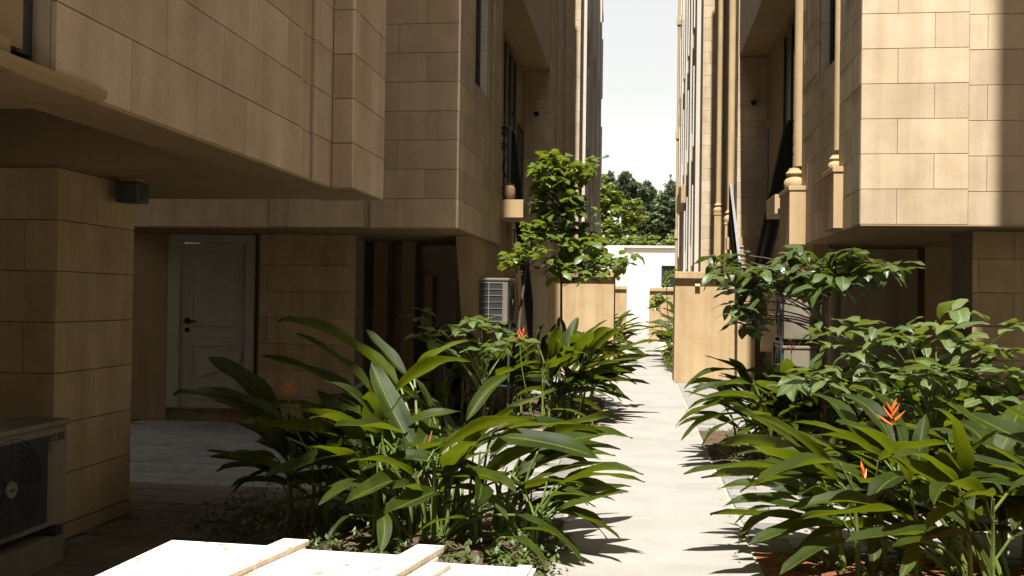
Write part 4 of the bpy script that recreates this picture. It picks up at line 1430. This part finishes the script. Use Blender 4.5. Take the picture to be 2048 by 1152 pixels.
# ---- trees beyond the end wall
def far_tree(name, label, base, crowns, n, lsize, lmat, seed, aspect=.5, wispy=False):
    rnd = random.Random(seed)
    t = thing(name, label, 'tree', base, 'trees beyond the end wall')
    top = max(c[2] for c in crowns)
    tr = MB(); tr.tube([base, (base[0] + .2, base[1], top * .45), (base[0] - .1, base[1], top * .92)], [.32, .24, .07], 8)
    tr.build('trunk', M['bark'], t)
    br = MB()
    vs = []; fs = []; uvs = []
    tot = sum(c[3] * c[3] for c in crowns)
    for (cx, cy, cz, r) in crowns:
        s0 = Vector((base[0], base[1], min(top * .85, cz * .7)))
        br.tube(bez(s0, s0.lerp(Vector((cx, cy, cz)), .5) + Vector((0, 0, -.3)), (cx, cy, cz), 4), [.12, .1, .08, .05, .02], 5)
        m = int(n * r * r / tot)
        sub = [Vector((rnd.gauss(0, 1), rnd.gauss(0, 1), rnd.gauss(0, 1) * .7)).normalized() * r * rnd.uniform(.45, 1.05) for _ in range(16)]
        for k in range(m):
            c = rnd.choice(sub)
            d = Vector((rnd.gauss(0, 1), rnd.gauss(0, 1), rnd.gauss(0, 1))).normalized() * (rnd.random() ** .45) * r * .36
            p = Vector((cx, cy, cz)) + c + Vector((d.x, d.y, d.z * .7))
            az = rnd.uniform(0, 6.28); el = rnd.uniform(-.5, .6) if not wispy else rnd.uniform(.0, 1.2)
            v = Vector((math.cos(az) * math.cos(el), math.sin(az) * math.cos(el), math.sin(el))) * lsize * rnd.uniform(.6, 1.3)
            s = v.cross(Vector((rnd.uniform(-1, 1), rnd.uniform(-1, 1), 1))).normalized() * v.length * aspect * .5
            n0 = len(vs)
            vs += [p - v * .5, p + s, p + v * .5, p - s]
            fs.append((n0, n0 + 1, n0 + 2, n0 + 3)); uvs += [(.5, 0), (1, .5), (.5, 1), (0, .5)]
    br.build('limb', M['bark'], t)
    vs = [v - Vector(base) for v in vs]
    me = bpy.data.meshes.new('crown'); me.from_pydata(vs, [], fs)
    ul = me.uv_layers.new(name='UVMap')
    for i, q in enumerate(uvs): ul.data[i].uv = q
    me.materials.append(lmat)
    link('crown', me, t)
    return t


def crown_px(rows):
    out = []
    for px, py, r, yy in rows:
        p = at(px, py, yy); out.append((p.x, p.y, p.z, r))
    return out


far_tree('bushy_tree', 'bright green bushy tree leaning over the end wall beside the left building', (-2.6, 78, 0),
         crown_px([(1222, 415, 1.3, 78), (1250, 410, 1.2, 78), (1268, 432, 1.0, 78), (1215, 460, 1.3, 78), (1245, 470, 1.1, 78), (1195, 400, 1.2, 78), (1180, 440, 1.4, 78), (1205, 375, .9, 78)]), 9000, .42, M['farleaf'], 91)
far_tree('feathery_tree', 'tall feathery dark tree rising behind the bright bushy tree', (-1.5, 90, 0),
         crown_px([(1232, 365, 1.0, 90), (1255, 372, 1.1, 90), (1282, 385, 1.2, 90), (1300, 398, 1.0, 90), (1245, 395, 1.3, 90), (1215, 352, .5, 90), (1275, 415, 1.3, 90)]), 9000, .55, M['darkleaf'], 92, .25, True)
far_tree('dark_tree', 'broad dark green tree behind the end wall beside the right building', (2.2, 84, 0),
         crown_px([(1310, 450, 1.4, 84), (1340, 430, 1.4, 84), (1300, 470, 1.3, 84), (1345, 470, 1.5, 84), (1325, 420, 1.1, 84), (1370, 440, 1.5, 84), (1280, 465, 1.2, 84)]), 10000, .42, M['darkleaf'], 93, .5)
far_tree('thin_tree', 'pale thin leaved tree against the sky at the right building corner', (4.2, 98, 0),
         crown_px([(1338, 385, 1.0, 98), (1350, 370, 1.0, 98), (1365, 390, 1.4, 98), (1325, 400, .7, 98), (1345, 405, 1.2, 98)]), 2200, .42, M['darkleaf'], 94, .3, True)
far_tree('hedge_bush', 'low green bush showing just above the end wall coping', (0, 73, 0),
         crown_px([(1260, 490, .7, 73), (1285, 488, .6, 73), (1310, 490, .7, 73), (1335, 488, .7, 73), (1240, 492, .6, 73)]), 4200, .24, M['farleaf'], 95)


# ---- dry leaves fallen along the bed edges
def litter(label, zones, seed):
    rnd = random.Random(seed)
    vs = []; fs = []
    for (x0, x1, y0, y1, n) in zones:
        for k in range(n):
            c = Vector((rnd.uniform(x0, x1), rnd.uniform(y0, y1), rnd.uniform(.003, .012)))
            a = rnd.uniform(0, 6.28); L = rnd.uniform(.008, .03)
            d = Vector((math.cos(a), math.sin(a), rnd.uniform(-.05, .25))) * L
            q = Vector((-math.sin(a), math.cos(a), rnd.uniform(-.1, .3))) * L * .3
            n0 = len(vs)
            vs += [c - d, c + q, c + d, c - q]
            fs += [(n0, n0 + 1, n0 + 2), (n0, n0 + 2, n0 + 3)]
    mb = MB(); mb.add(vs, fs)
    return tag(mb.build('leaf_litter', M['jar']), label, 'leaf litter', None, 'stuff')


litter('dry brown leaf litter scattered along the path edges and paving', [(-.6, -.3, 5, 15, 60), (.55, .75, 5, 14, 60), (-.4, .6, 5, 24, 18), (-2.5, -.6, 7.2, 11.2, 160), (.8, 2.5, 6.1, 8.7, 130), (-5, -2.2, 5, 10.5, 120)], 86)
